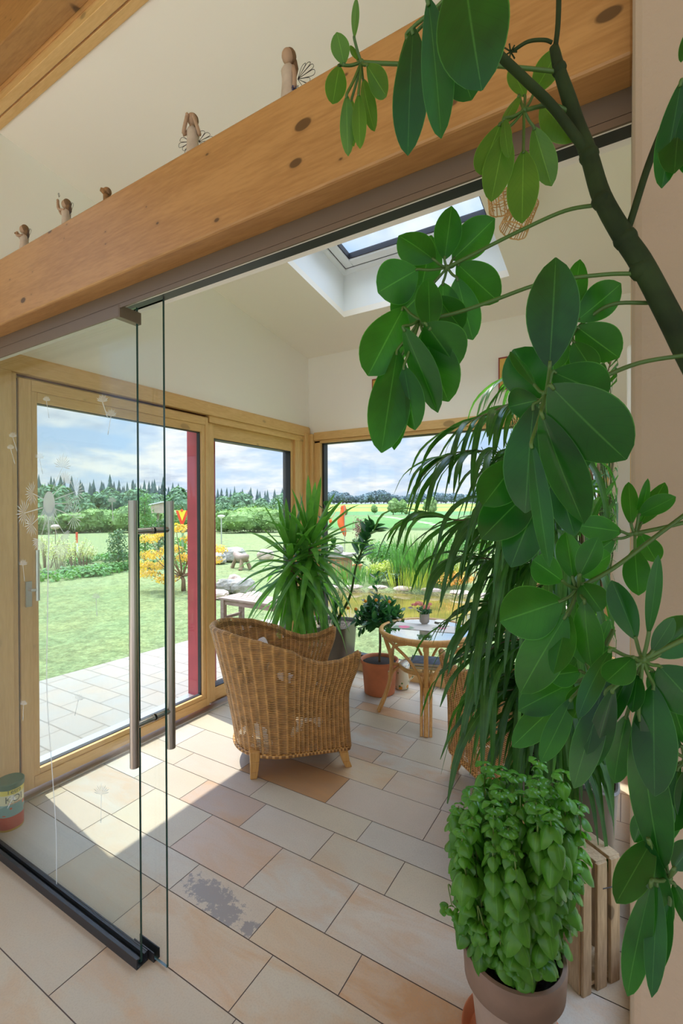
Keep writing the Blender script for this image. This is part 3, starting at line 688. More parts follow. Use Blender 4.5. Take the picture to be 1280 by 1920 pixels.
te = MB(); te.prism([(-4.80, -3.0, -0.12), (-3.2, -3.0, -0.12), (-3.2, 4.5, -0.12), (-3.1, 4.9, -.12), (-3.3, 5.35, -0.12), (-4.55, 5.35, -0.12), (-4.62, 4.2, -.12), (-4.78, 2.0, -.12)], (0, 0, 0.09))
struct('terrace', te, 'paving')
th_ = MB(); th_.box(-3.2, 1.22, -0.03, -2.99, 4.0, 0.02); struct('outer_sill', th_, 'alu')

def cloud(mb, c, rx, ry, rz, n, ls, mi=0, asp=1.0, shell=0.55, up=0.3, rng=None):
    rg = rng or rnd
    for _ in range(n):
        while True:
            d = V((rg.uniform(-1, 1), rg.uniform(-1, 1), rg.uniform(-1, 1)))
            if 0.05 < d.length < 1: break
        d.normalize(); q = lerp(shell, 1.0, rg.random()**0.5)*(1+0.18*mnoise.noise(d*2.3+V(c)))
        p = V((c[0]+d.x*rx*q, c[1]+d.y*ry*q, c[2]+d.z*rz*q))
        nn = (d+V((rg.uniform(-.8, .8), rg.uniform(-.8, .8), rg.uniform(-.8, .8)+up))).normalized()
        a = nn.orthogonal().normalized(); a = Matrix.Rotation(rg.uniform(0, 6.3), 3, nn) @ a; b = nn.cross(a)
        l = ls*rg.uniform(.7, 1.3); w_ = l*asp*0.5
        mb._add([p-a*l*.5, p+b*w_*.6-a*l*.05, p+a*l*.5, p-b*w_*.6-a*l*.05], [(0, 1, 2, 3)], [(0.5, 0), (0.3, .5), (.5, 1), (.7, .5)], mi)
    return mb
def conifer_mb(seed, h, r):
    rg = random.Random(seed); mb = MB()
    mb.tube([(0, 0, 0), (0, 0, h*.95)], [0.02*h, 0.004*h], 5, 1)
    L = 13
    for i in range(L):
        z = h*(0.10+0.88*i/L); rr = r*(1-i/L)**0.8*rg.uniform(.8, 1.15)+0.12; n = 11; dz = h*0.13
        vs = [(0, 0, z+dz)]
        for k in range(n*2):
            a = math.pi*k/n+rg.random()*.2; q = rr*(1.0 if k % 2 == 0 else 0.45)*rg.uniform(.75, 1.2)
            vs.append((math.cos(a)*q, math.sin(a)*q, z-(0.25 if k % 2 == 0 else 0)*dz*rg.random()*2))
        mb._add(vs, [(0, 1+k, 1+(k+1) % (2*n)) for k in range(2*n)])
    return mb
def broad_mb(seed, h, r, n=900, ls=0.55, trunk=True, mats=0):
    rg = random.Random(seed); mb = MB()
    if trunk: mb.tube([(0, 0, 0), (0, 0, h*.6)], [0.03*h, 0.015*h], 6, 1)
    blobs = [(rg.uniform(-.45, .45)*r, rg.uniform(-.45, .45)*r, h*rg.uniform(.35, .8), rg.uniform(.35, .6)*r) for _ in range(8)]
    blobs.append((0, 0, h*.55, r*.8))
    for (x, y, z, q) in blobs:
        qz = min(q, z*.95, (h-z)*1.05+0.1)
        mb.ball((x, y, z), q*.82, 9, 6, 0, 1, 1, qz/q, jit=0.3); cloud(mb, (x, y, z), q, q, qz, n//9, ls, 0, 1.1, .75, .2, rg)
    return mb
def polar(th, r):
    t = math.radians(th); x, y = -math.sin(t)*r, math.cos(t)*r; return V((x, y, ground_z(x, y)))
def px_theta(u):
    r = at(u, 953, 1)-EYE; return math.degrees(math.atan2(-r.x, r.y))
def scatter(protos, spots, label, cat, name, group, srange=(0.85, 1.15)):
    for i, (p, s) in enumerate(spots):
        q = protos[i % len(protos)]
        o = q if i < len(protos) else copy_tree(q)
        o.location = p; o.rotation_euler = (0, 0, rnd.uniform(0, 6.28)); k = s*rnd.uniform(*srange); o.scale = (k, k, k)
        tag(o, label, cat, group)
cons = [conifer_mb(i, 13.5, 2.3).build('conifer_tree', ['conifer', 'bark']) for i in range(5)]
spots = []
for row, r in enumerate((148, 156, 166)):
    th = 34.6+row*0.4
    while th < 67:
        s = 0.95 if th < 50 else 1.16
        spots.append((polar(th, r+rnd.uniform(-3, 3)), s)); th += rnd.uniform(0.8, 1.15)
scatter(cons, spots, 'haze-tinted bluish conifer of the far forest edge beyond the meadow', 'tree', 'conifer_tree', 'conifers of the far forest', (.84, 1.02))
bro = [broad_mb(10+i, 8.5, 3.3, 1500, 0.7).build('broadleaf_tree', ['broadleaf', 'bark']) for i in range(4)]
spots = []
for r, s0 in ((98, 0.95), (108, 1.12)):
    th = 38.2
    while th < 67:
        s = s0*(0.95 if th < 50 else 1.05); spots.append((polar(th, r+rnd.uniform(-4, 4)), s)); th += rnd.uniform(2.0, 2.8)
scatter(bro, spots, 'green broadleaf tree standing before the conifers of the far forest', 'tree', 'broadleaf_tree', 'broadleaf trees of the forest edge', (.8, 1.15))
bus = [broad_mb(30+i, 1.5, 1.6, 1300, 0.16, trunk=False).build('meadow_bush', ['bush_light']) for i in range(2)]
spots = [(polar(px_theta(u), r), s) for (u, r, s) in ((75, 43, 1.1), (120, 44, .85), (150, 43.5, 1.0), (190, 44, 1.1), (205, 46, .9), (245, 42, 1.25), (415, 40, .75), (445, 37, 1.0), (470, 39, 1.2), (495, 38, 1.1), (515, 42, .8), (330, 42, 1.3), (365, 43, 1.1))]
scatter(bus, spots, 'rounded light green bush at the far edge of the meadow', 'bush', 'meadow_bush', 'bushes along the meadow edge')
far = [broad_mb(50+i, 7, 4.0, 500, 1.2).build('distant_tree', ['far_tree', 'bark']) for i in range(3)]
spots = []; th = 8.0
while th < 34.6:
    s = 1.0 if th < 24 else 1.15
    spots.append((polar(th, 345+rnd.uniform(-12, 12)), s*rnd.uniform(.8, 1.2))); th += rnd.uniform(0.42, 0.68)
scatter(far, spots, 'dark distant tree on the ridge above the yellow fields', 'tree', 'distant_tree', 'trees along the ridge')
fld = [broad_mb(60, 3.6, 1.7, 900, 0.3).build('field_tree', ['bush_light', 'bark'])]
scatter(fld, [(polar(px_theta(737), 120), 1.1), (polar(px_theta(753), 130), 1.2), (polar(px_theta(805), 115), 1.2), (polar(px_theta(702), 135), .8), (polar(px_theta(760), 118), .5), (polar(px_theta(645), 105), .6)], 'small light tree in the green strip between the fields', 'tree', 'field_tree', 'small trees between the fields')

# ---- pond
pw = MB(); n = 72
vs = []
for k in range(n):
    a = 2*math.pi*k/n; q = 1.02+0.07*math.sin(3*a+1)+0.04*math.sin(5*a)
    vs.append((PC[0]+2.75*q*math.cos(a), PC[1]+1.5*q*math.sin(a), -0.175))
pw.poly(vs)
tag(pw.build('pond_water', 'pond_water'), 'still brown-green garden pond mirroring the reeds', 'pond')
def rock_mb(seed, sx, sy, sz):
    mb = MB(); rg = random.Random(seed); nu, nv = 14, 9
    vs, fs = [], []
    for j in range(nv+1):
        ph = math.pi*j/nv
        for k in range(nu):
            a = 2*math.pi*k/nu; d = V((math.sin(ph)*math.cos(a), math.sin(ph)*math.sin(a), -math.cos(ph)))
            m_ = max(abs(d.x), abs(d.y), abs(d.z)); q = (0.62+0.38/m_*0.75)*(1+0.22*mnoise.noise(d*1.8+V((seed*3.1, 0, 0))))
            vs.append((d.x*q*sx, d.y*q*sy, max(0, d.z*q*sz+sz*.75)))
    for j in range(nv):
        for k in range(nu): fs.append((j*nu+k, j*nu+(k+1) % nu, (j+1)*nu+(k+1) % nu, (j+1)*nu+k))
    mb._add(vs, fs); return mb
def place(o, loc, rz=0.0, s=1.0): o.location = loc; o.rotation_euler = (0, 0, rz); o.scale = (s, s, s); return o
def rock(seed, loc, sx, sy, sz, m, label, rz=0, group=None):
    o = rock_mb(seed, sx, sy, sz).build('rock', m); place(o, loc, rz); return tag(o, label, 'rock', group)
# edging slabs along the far bank
for i in range(11):
    a = math.radians(35+i*11.5); q = 1.07+0.07*math.sin(3*a+1)+0.04*math.sin(5*a)
    p = V((PC[0]+2.75*q*math.cos(a), PC[1]+1.5*q*math.sin(a), -0.16))
    o = rock_mb(100+i, .24, .13, .07).build('edging_stone', 'stone_pink'); place(o, p, a+math.pi/2)
    tag(o, 'flat pinkish slab edging the far bank of the pond', 'stone', 'edging stones of the pond')
gz = -0.1
# ---- garden plants beyond the pond
def reedclump(loc, n, h, r, m, label, name, seed, cat='plant', wd=0.02, lean=.35):
    rg = random.Random(seed); mb = MB()
    for _ in range(n):
        a = rg.uniform(0, 6.28); q = r*math.sqrt(rg.random()); b = V((q*math.cos(a), q*math.sin(a), 0))
        hh = h*rg.uniform(.6, 1.05); tp = b+V((rg.uniform(-lean, lean)*hh*.5+b.x*.3, rg.uniform(-lean, lean)*hh*.5+b.y*.3, hh))
        s_ = V((rg.uniform(-1, 1), rg.uniform(-1, 1), 0)).normalized(); mb.leaf(b, tp, wd, s_, sag=rg.uniform(-.1, .1), nl=4, na=1)
    o = mb.build(name, m); place(o, loc); return tag(o, label, cat)
def shrub(loc, rx, rz, n, ls, m, label, name, seed, asp=.8, stems=True, cat='shrub', group=None):
    rg = random.Random(seed); e = empty(name, loc, label, cat, group)
    mb = MB()
    for i in range(6):
        a = i*1.1; q = rx*.45
        cloud(mb, (math.cos(a)*q, math.sin(a)*q, rz*rg.uniform(.8, 1.35)), rx*.6, rx*.6, rz*.6, n//6, ls, 0, asp, .15, .4, rg)
    mb.build('foliage', m, e, local=True)
    if stems:
        st_ = MB()
        for i in range(6):
            a = i*1.1+.3; st_.tube([(0, 0, 0), (math.cos(a)*rx*.3, math.sin(a)*rx*.3, rz*.7), (math.cos(a)*rx*.55, math.sin(a)*rx*.55, rz*1.3)], [.012, .008, .004], 5)
        st_.build('stem', 'bark', e, local=True)
    return e
def og(u, v): p = on_z(u, v, gz); return p
shrub(og(728, 1076), .75, .48, 2600, .07, 'shrub_green', 'bright green leafy shrub behind the pond, left of the tall reeds', 'garden_shrub', 1)
shrub(og(712, 1092), .42, .28, 1300, .06, 'shrub_yellow', 'yellow-green spurge mound on the far bank of the pond', 'spurge', 2)
shrub(og(742, 1098), .35, .22, 900, .06, 'shrub_dark', 'low dark leafy clump at the water edge below the green shrub', 'leafy_clump', 3)
reedclump(og(790, 1098), 420, 1.15, .6, 'shrub_green', 'tall upright green reeds growing on the far bank of the pond', 'reed_clump', 4)
reedclump(og(765, 1105), 120, .55, .4, 'shrub_yellow', 'short yellowish sedge at the water edge before the reeds', 'sedge', 5, wd=.015)
shrub(og(850, 1102), .55, .22, 1300, .05, 'orange_flower', 'orange-yellow flowering groundcover at the right of the reeds', 'flowering_groundcover', 6, stems=False)
shrub(og(880, 1050), .9, .5, 1800, .09, 'shrub_green', 'green bush behind the palm leaves, right of the reeds', 'garden_shrub', 7)
shrub(og(870, 1010), 1.1, .6, 1400, .12, 'bush_light', 'pale grey-green bush in the meadow at the right', 'garden_shrub', 8)
shrub(og(672, 1030), .28, .25, 700, .07, 'shrub_dark', 'dark green tuft at the foot of the purple-leaved tree', 'leafy_clump', 9)
e = shrub(og(674, 1020), .38, .75, 420, .11, 'purple_leaf', 'slender young tree with purple-brown leaves in the meadow', 'purple_tree', 10, cat='tree')
for (u, v, s) in ((670, 1075, .16), (786, 1070, .2), (645, 1085, .14)):
    b = og(u, v); o = MB().lathe([(s*.5, 0), (s*.72, s*1.2), (s*.85, s*1.2), (s*.85, s*1.45), (s*.7, s*1.45), (s*.68, s*1.25), (0, s*1.25)], n=20).build('clay_pot', 'terracotta', smooth=True, auto=40); place(o, b)
    tag(o, {670: 'small terracotta pot left of the green garden shrub', 786: 'terracotta pot half hidden in the reeds', 645: 'small terracotta pot behind the pond near the brick pillar'}[u], 'pot')
b = og(638, 1080); bp = empty('brick_pillar', b, 'low brick pillar with a stone slab on top at the left end of the pond', 'pillar')
def brickc(t, vec, tc):
    br = t.n('ShaderNodeTexBrick', {'Vector': tc.outputs['Object'], 'Scale': 1.0, 'Color1': (0.42, 0.17, 0.10, 1), 'Color2': (0.50, 0.24, 0.14, 1), 'Mortar': (0.4, 0.36, 0.3, 1), 'Mortar Size': 0.012, 'Brick Width': 0.24, 'Row Height': 0.08}); return br.outputs[0]
mat('brick', rough=0.9, colnode=brickc)
MB().box(-.22, -.22, 0, .22, .22, .5).build('shaft', 'brick', bp, local=True); MB().box(-.3, -.3, .5, .3, .3, .57).build('cap', 'stone', bp, local=True)
o = rock_mb(5, .14, .1, .13).build('rock', 'stone'); place(o, b+V((-.05, 0, .57))); tag(o, 'round grey stone resting on the brick pillar', 'rock')
shrub(og(700, 1062), .5, .42, 1500, .06, 'bush_light', 'pale green perennial behind the spurge mound', 'garden_shrub', 14)
shrub(og(822, 1092), .5, .42, 1500, .07, 'shrub_green', 'leafy green perennial at the right edge of the tall reeds', 'garden_shrub', 15)
reedclump(og(835, 1100), 120, .7, .4, 'shrub_yellow', 'yellow-green sedge in front of the perennial at the right', 'sedge', 17, wd=.018)
reedclump(og(690, 1098), 90, .45, .3, 'shrub_green', 'small tuft of green sedge at the left of the spurge', 'sedge', 18, wd=.014)
reedclump(og(655, 1100), 110, .6, .35, 'shrub_green', 'green iris leaves by the left bank of the pond', 'iris_clump', 19, wd=.02)
# flag
b = og(646, 1062); fp = empty('feather_flag', b, 'narrow orange feather flag on a thin pole in the meadow', 'flag')
H_ = (1.6-(948-953)/880*14.0)-gz
MB().tube([(0, 0, 0), (0, 0, H_)], .012, 6).build('pole', 'alu', fp, local=True)
fm = MB(); N = 14; vs = []
fl_ = R_.copy(); fl_.z = 0; fl_.normalize()
for i in range(N+1):
    t = i/N; z = H_-t*0.92; wv = 0.03*math.sin(t*9); wd_ = 0.16*math.sin(math.pi*min(1, .12+t*.9))**.6+.02
    vs += [fl_*(-wd_+wv)+V((0, 0.02*math.sin(t*7), z)), fl_*(0.02+wv)+V((0, 0, z+.03))]
fm._add(vs, [(2*i, 2*i+1, 2*i+3, 2*i+2) for i in range(N)]); fo = fm.build('cloth', 'orange_cloth', fp, smooth=True, local=True)
so_ = fo.modifiers.new('thickness', 'SOLIDIFY'); so_.thickness = 0.004
tl_ = MB(); tl_.tube([fl_*-.02+V((0, 0, H_)), fl_*-.25+V((0, 0, H_-.15)), fl_*-.40+V((0, 0, H_-.42))], .006, 5); tl_.ball(fl_*-.41+V((0, 0, H_-.45)), .05, 8, 6, sz=1.4); tl_.build('streamer', 'orange_cloth', fp, local=True)
# ---- left garden
rock(1, og(436, 1052), .55, .33, .27, 'stone', 'big grey boulder on the lawn behind the log bench')
rock(2, og(405, 1056), .42, .28, .2, 'stone', 'low grey boulder left of the big boulder')
rock(3, og(498, 1050), .30, .25, .22, 'stone_pink', 'brownish boulder behind the spiky yucca leaves')
lb = empty('log_bench', og(452, 1066), 'split-log bench with stubby legs in front of the big boulder', 'bench', rz=-.45)
lm = MB(); lg = MB()
pts = [V((-.48+i*.12, 0, .40-0.10*math.sin(math.pi*i/8))) for i in range(9)]
lm.tube(pts, [.07, .10, .12, .13, .13, .13, .12, .10, .05], 10); lm.build('seat', 'grey_wood', lb, smooth=True, local=True)
for (x, y) in ((-.28, .1), (-.28, -.1), (.28, .1), (.28, -.1)): MB().tube([(x*.85, y*.6, .3), (x*1.15, y*1.5, 0)], [.05, .06], 8).build('leg', 'bark', lb, local=True)
for i, (u, v, sx, sz, m, lb_) in enumerate(((408, 1122, .26, .10, 'stone_pink', 'flat pink stone at the left end of the rock edging'), (425, 1112, .25, .17, 'stone', 'dark grey rock in the middle of the rock edging'), (455, 1113, .28, .19, 'stone', 'biggest grey rock of the edging behind the terrace bench'), (415, 1108, .15, .1, 'stone', 'small grey rock at the back of the rock edging'), (440, 1107, .14, .20, 'stone_pink', 'small brown rock wedged between two grey ones'), (478, 1122, .3, .07, 'stone_pink', 'flat slab at the right end of the rock edging'))):
    rock(20+i, og(u, v), sx, .17, sz, m, lb_, rz=i*.5)
# terrace bench
tb = empty('terrace_bench', (-4.25, 4.95, -0.03), 'low weathered wooden bench on the terrace behind the fixed window', 'bench')
t_ = MB()
for k in range(4): t_.box(-.64, -.21+k*.108, .355, .64, -.21+k*.108+.1, .385)
t_.build('seat', 'grey_wood', tb, local=True, bevel=.003)
MB().box(-.58, -.19, .29, .58, -.17, .355).box(-.58, .17, .29, .58, .19, .355).box(-.58, -.19, .29, -.56, .19, .355).box(.56, -.19, .29, .58, .19, .355).build('apron', 'grey_wood', tb, local=True)
for (x, y) in ((-.57, -.18), (-.57, .18), (.57, -.18), (.57, .18)): MB().box(x-.03, y-.03, 0, x+.03, y+.03, .355).build('leg', 'grey_wood', tb, local=True)
MB().box(-.585, -.15, .08, -.555, .15, .12).box(.555, -.15, .08, .585, .15, .12).build('stretcher', 'grey_wood', tb, local=True)
# maple
mp_ = empty('japanese_maple', og(344, 1108), 'small Japanese maple with feathery yellow-orange leaves on the lawn', 'tree')
mb = MB(); rg = random.Random(3)
tr_ = MB(); tr_.tube([(0, 0, 0), (0, 0, .22), (-.12, .02, .38)], [.05, .04, .03], 8)
for (u, v) in ((285, 1040), (275, 1075), (300, 1000), (330, 990), (360, 1010), (300, 1060), (375, 1050), (405, 1030), (322, 1030), (280, 1010), (350, 1045), (310, 1085), (268, 1060), (395, 1050)):
    d_ = 9.6+rg.uniform(-.4, .4); p = at(u, v, d_)-V(mp_.location)
    cloud(mb, p, .26, .26, .10, 240, .075, 0, .5, .1, .2, rg)
    tr_.tube(spline([(-.05, 0, .3), p*.55+V((0, 0, .05)), p], 4), [.02, .018, .016, .014, .012, .01, .008, .006, .005][:len(spline([(-.05, 0, .3), p*.55, p], 4))], 5)
mb.build('foliage', 'maple_leaf', mp_, local=True); tr_.build('trunk', 'bark', mp_, smooth=True, local=True)
def tall(u, v, H, r, n, ls, m, label, name, seed, asp=.6):
    e = empty(name, og(u, v), label, 'shrub'); rg = random.Random(seed); mb = MB()
    for i in range(9): z = H*(.25+.75*i/9); cloud(mb, (rg.uniform(-.2, .2)*r, rg.uniform(-.2, .2)*r, z), r*(1-.5*i/9), r*(1-.5*i/9), H*.13, n//9, ls, 0, asp, .1, .3, rg)
    mb.build('foliage', m, e, local=True); MB().tube([(0, 0, 0), (0, 0, H*.9)], [.03, .01], 6).build('stem', 'bark', e, local=True); return e
tall(272, 1062, 2.15, .38, 1500, .09, 'shrub_green', 'tall slim evergreen shrub seen between the two glass edges', 'evergreen_shrub', 11)
tall(300, 1050, 1.35, .4, 900, .09, 'shrub_dark', 'shorter loose shrub beside the tall slim evergreen', 'evergreen_shrub', 12)
tall(222, 1068, 1.1, .42, 900, .09, 'shrub_dark', 'grey-green rhododendron-like shrub at the right of the vegetable bed', 'garden_shrub', 13)
tall(345, 1078, 1.0, .5, 700, .09, 'shrub_green', 'leafy green shrub behind the maple', 'garden_shrub', 16)
for i, (u, v, H, r) in enumerate(((85, 1066, .95, .5), (112, 1072, .75, .45), (142, 1066, .85, .5), (160, 1062, .6, .4))):
    e = empty('cream_shrub', og(u, v), ['cream variegated shrub at the left edge of the patio door view', 'low cream variegated shrub, second from the left in the bed', 'cream variegated shrub below the red and white post', 'small pale shrub at the right end of the cream shrubs'][i], 'shrub')
    mb = MB(); rg = random.Random(40+i)
    for k in range(26):
        a = rg.uniform(0, 6.28); q = r*math.sqrt(rg.random()); tp = V((math.cos(a)*q, math.sin(a)*q, H*rg.uniform(.6, 1.05)))
        mb.tube([(tp.x*.3, tp.y*.3, 0), tp*.6, tp], [.006, .005, .003], 4, 1); cloud(mb, tp*.85, .07, .07, .16, 34, .05, 0, .6, .1, .5, rg)
    mb.build('foliage', ['cream_leaf', 'bark'], e, local=True)
for i, (u, v, rx, lab) in enumerate(((185, 1050, 1.3, 'back row of leafy vegetables in the bed'), (215, 1072, 1.1, 'front row of leafy vegetables in the bed'), (130, 1082, 1.0, 'low green ground plants at the left of the bed'), (175, 1075, .8, 'bright green lettuce patch in the middle of the bed'), (235, 1045, .9, 'leafy plants at the far right end of the bed'))):
    mb = MB(); rg = random.Random(70+i); p = og(u, v)
    for k in range(24): cloud(mb, (rg.uniform(-.5, .5)*rx, rg.uniform(-1, 1)*rx, .10), .2, .2, .14, 34, .11, 0, .9, .2, 1.0, rg)
    o = mb.build('vegetable_patch', 'shrub_green'); place(o, p); tag(o, lab, 'plants', kind='stuff')
# bird bath / mushroom, posts, lamp, bird house, sign, gauge
def onpole(u, v, vt, name, label, cat):
    b = og(u, v); d = (b-EYE).dot(F_); return empty(name, b, label, cat), (at(u, vt, d)-b).z, d
e, h, d = onpole(104, 1042, 988, 'garden_ornament', 'pale mushroom-shaped disc on a thin stick in the bed', 'ornament')
MB().tube([(0, 0, 0), (0, 0, h)], .012, 6).build('stick', 'bark', e, local=True); MB().ball((0, 0, h), .16, 16, 8, sz=.6).build('disc', 'stone_pink', e, local=True, smooth=True)
e, h, d = onpole(144, 1035, 998, 'marker_post', 'short marker post with a red top in the meadow', 'post')
MB().box(-.03, -.03, 0, .03, .03, h*.45).build('shaft', 'white_paint', e, local=True); MB().box(-.03, -.03, h*.45, .03, .03, h).build('top', 'sign_red', e, local=True)
e, h, d = onpole(415, 1022, 969, 'garden_lamp', 'slim pole lamp with a small white head on the lawn', 'lamp')
MB().tube([(0, 0, 0), (0, 0, h)], .03, 8).build('pole', 'alu', e, local=True); MB().lathe([(.0, h+.10), (.17, h+.06), (.17, h+.01), (.07, h-.06), (0, h-.06)], n=20).build('lamp_head', 'white_plastic', e, local=True, smooth=True)
e = empty('bird_house', og(297, 1040), 'pale wooden nesting box with a slanted roof on a post', 'bird house', rz=.5); d = (V(e.location)-EYE).dot(F_)
h = (at(297, 962, d)-V(e.location)).z; k = d/880
MB().box(-.03, -.03, 0, .03, .03, h).build('post', 'grey_wood', e, local=True)
MB().hexa([(-10*k, -8*k, h), (10*k, -8*k, h), (10*k, 8*k, h), (-10*k, 8*k, h)], [(-10*k, -8*k, h+15*k), (10*k, -8*k, h+19*k), (10*k, 8*k, h+19*k), (-10*k, 8*k, h+15*k)]).build('body', 'stone_pink', e, local=True)
MB().hexa([(-14*k, -10*k, h+14.6*k), (13*k, -10*k, h+20*k), (13*k, 10*k, h+20*k), (-14*k, 10*k, h+14.6*k)], [(-14*k, -10*k, h+16.4*k), (13*k, -10*k, h+22*k), (13*k, 10*k, h+22*k), (-14*k, 10*k, h+16.4*k)]).build('roof', 'white_paint', e, local=True)
e = empty('garden_kite', og(341, 1108), 'red-edged yellow triangle ornament on a stick beside the maple', 'ornament'); b = V(e.location); d = (b-EYE).dot(F_)
def kp(u, v, o=0.0): p = at(u, v, d)-b; return p - F_*o
MB().tube([(0, 0, 0), kp(341, 985)], .008, 6).build('stick', 'bark', e, local=True)
MB().prism([kp(329, 957), kp(336, 957), kp(341, 972), kp(347, 957), kp(354, 957), kp(341, 990)], F_*.01).build('red_frame', 'sign_red', e, local=True)
MB().prism([kp(334, 957, .006), kp(349, 957, .006), kp(341.5, 977, .006)], F_*.01).build('yellow_field', 'sign_yellow', e, local=True)
MB().prism([kp(341, 953.5, .012), kp(344, 957, .012), kp(341, 960.5, .012), kp(338, 957, .012)], F_*.01).build('red_diamond', 'sign_red', e, local=True)
mb = MB(); p0 = kp(342.5, 1025); mb.tube([p0, kp(342.5, 1000)], .022, 8); mb.obox(kp(342.5, 999), (1, 0, 0), (0, 1, 0), (0, 0, 1), .04, .012, .012); mb.build('rain_gauge', 'gauge_green', e, local=True)['label'] = 'pale green plastic rain gauge'
# ================================================================ FURNITURE
def wickmat(name, c_hi, c_lo, holes=True):
    m = bpy.data.materials.new(name); m.use_nodes = True; t = NT(m.node_tree)
    tc = t.n('ShaderNodeTexCoord'); sp = t.n('ShaderNodeSeparateXYZ', {0: tc.outputs['UV']})
    u, v = sp.outputs[0], sp.outputs[1]
    alt = t.math('MULTIPLY', t.math('FLOOR', u), math.pi)
    st = t.math('SINE', t.math('ADD', t.math('MULTIPLY', v, 2*math.pi), alt))      # strands
    fu = t.math('FRACT', u); rib = t.math('ABSOLUTE', t.math('SUBTRACT', fu, 0.5))   # .5 at a rib
    belly = t.math('SUBTRACT', 1.0, t.math('MULTIPLY', rib, 2.0))
    hgt = t.math('ADD', t.math('MULTIPLY', st, 0.5), t.math('MULTIPLY', belly, 0.3))
    nz = t.n('ShaderNodeTexNoise', {'Vector': tc.outputs['Object'], 'Scale': 25.0, 'Detail': 3.0})
    nb = t.n('ShaderNodeTexNoise', {'Vector': tc.outputs['Object'], 'Scale': 7.0, 'Detail': 2.0})
    c = t.mix(t.ramp(st, [(0.15, 0.0), (0.65, 1.0)]), c_lo, c_hi)
    c = t.mix(t.math('MULTIPLY', t.ramp(rib, [(0.34, 0.0), (0.46, 1.0)]), 0.65), c, tuple(x*1.08 for x in c_hi))
    c = t.mix(1.0, c, t.ramp(nz.outputs[0], [(0.3, 0.72), (0.7, 1.2)]), 'MULTIPLY')
    b = t.n('ShaderNodeBsdfPrincipled', {'Base Color': c, 'Roughness': 0.42})
    bp = t.n('ShaderNodeBump', {'Height': hgt, 'Strength': 0.7, 'Distance': 0.003}); t.t.links.new(bp.outputs[0], b.inputs['Normal'])
    out = b.outputs[0]
    if holes:
        h = t.math('MULTIPLY', t.math('LESS_THAN', st, -0.55), t.math('LESS_THAN', rib, 0.30))
        h = t.math('MULTIPLY', h, t.math('GREATER_THAN', nb.outputs[0], 0.565))
        out = t.n('ShaderNodeMixShader', {0: h, 1: out, 2: t.n('ShaderNodeBsdfTransparent').outputs[0]}).outputs[0]
    t.n('ShaderNodeOutputMaterial', {0: out}); M[name] = m
wickmat('wicker', (0.68, 0.37, 0.12), (0.26, 0.115, 0.03)); wickmat('wicker_solid', (0.66, 0.36, 0.115), (0.26, 0.115, 0.03), False)
mat('cushion_white', (0.68, 0.68, 0.76), 0.9, bump=.2, bscale=200)
def stripes(t, vec, tc):
    wv = t.n('ShaderNodeTexWave', {'Vector': tc.outputs['Object'], 'Scale': 9.0, 'Distortion': 1.5}); return t.ramp(wv.outputs['Fac'], [(0.4, (0.45, 0.36, 0.30)), (0.6, (0.66, 0.60, 0.54))])
mat('cushion_pattern', rough=0.95, colnode=stripes)
NRIB = 46; Z0 = 0.135
def outl(t, Wd, yf, B, y0=-0.06):
    s = 0.27
    if t < s: return V((Wd, yf+(y0-yf)*t/s, 0)), V((1, 0, 0))
    if t > 1-s: return V((-Wd, yf+(y0-yf)*(1-t)/s, 0)), V((-1, 0, 0))
    ph = math.pi*(t-s)/(1-2*s); e = 0.95
    c, s_ = math.cos(ph), math.sin(ph)
    p = V((Wd*math.copysign(abs(c)**e, c), y0-(B+y0)*abs(s_)**e, 0)); nrm = V((c, -s_*1.0, 0)).normalized(); return p, nrm
def htop(q): return pl(q, [(0, .85), (.18, .845), (.34, .80), (.52, .70), (.68, .655), (.84, .660), (.95, .69), (1, .71)])
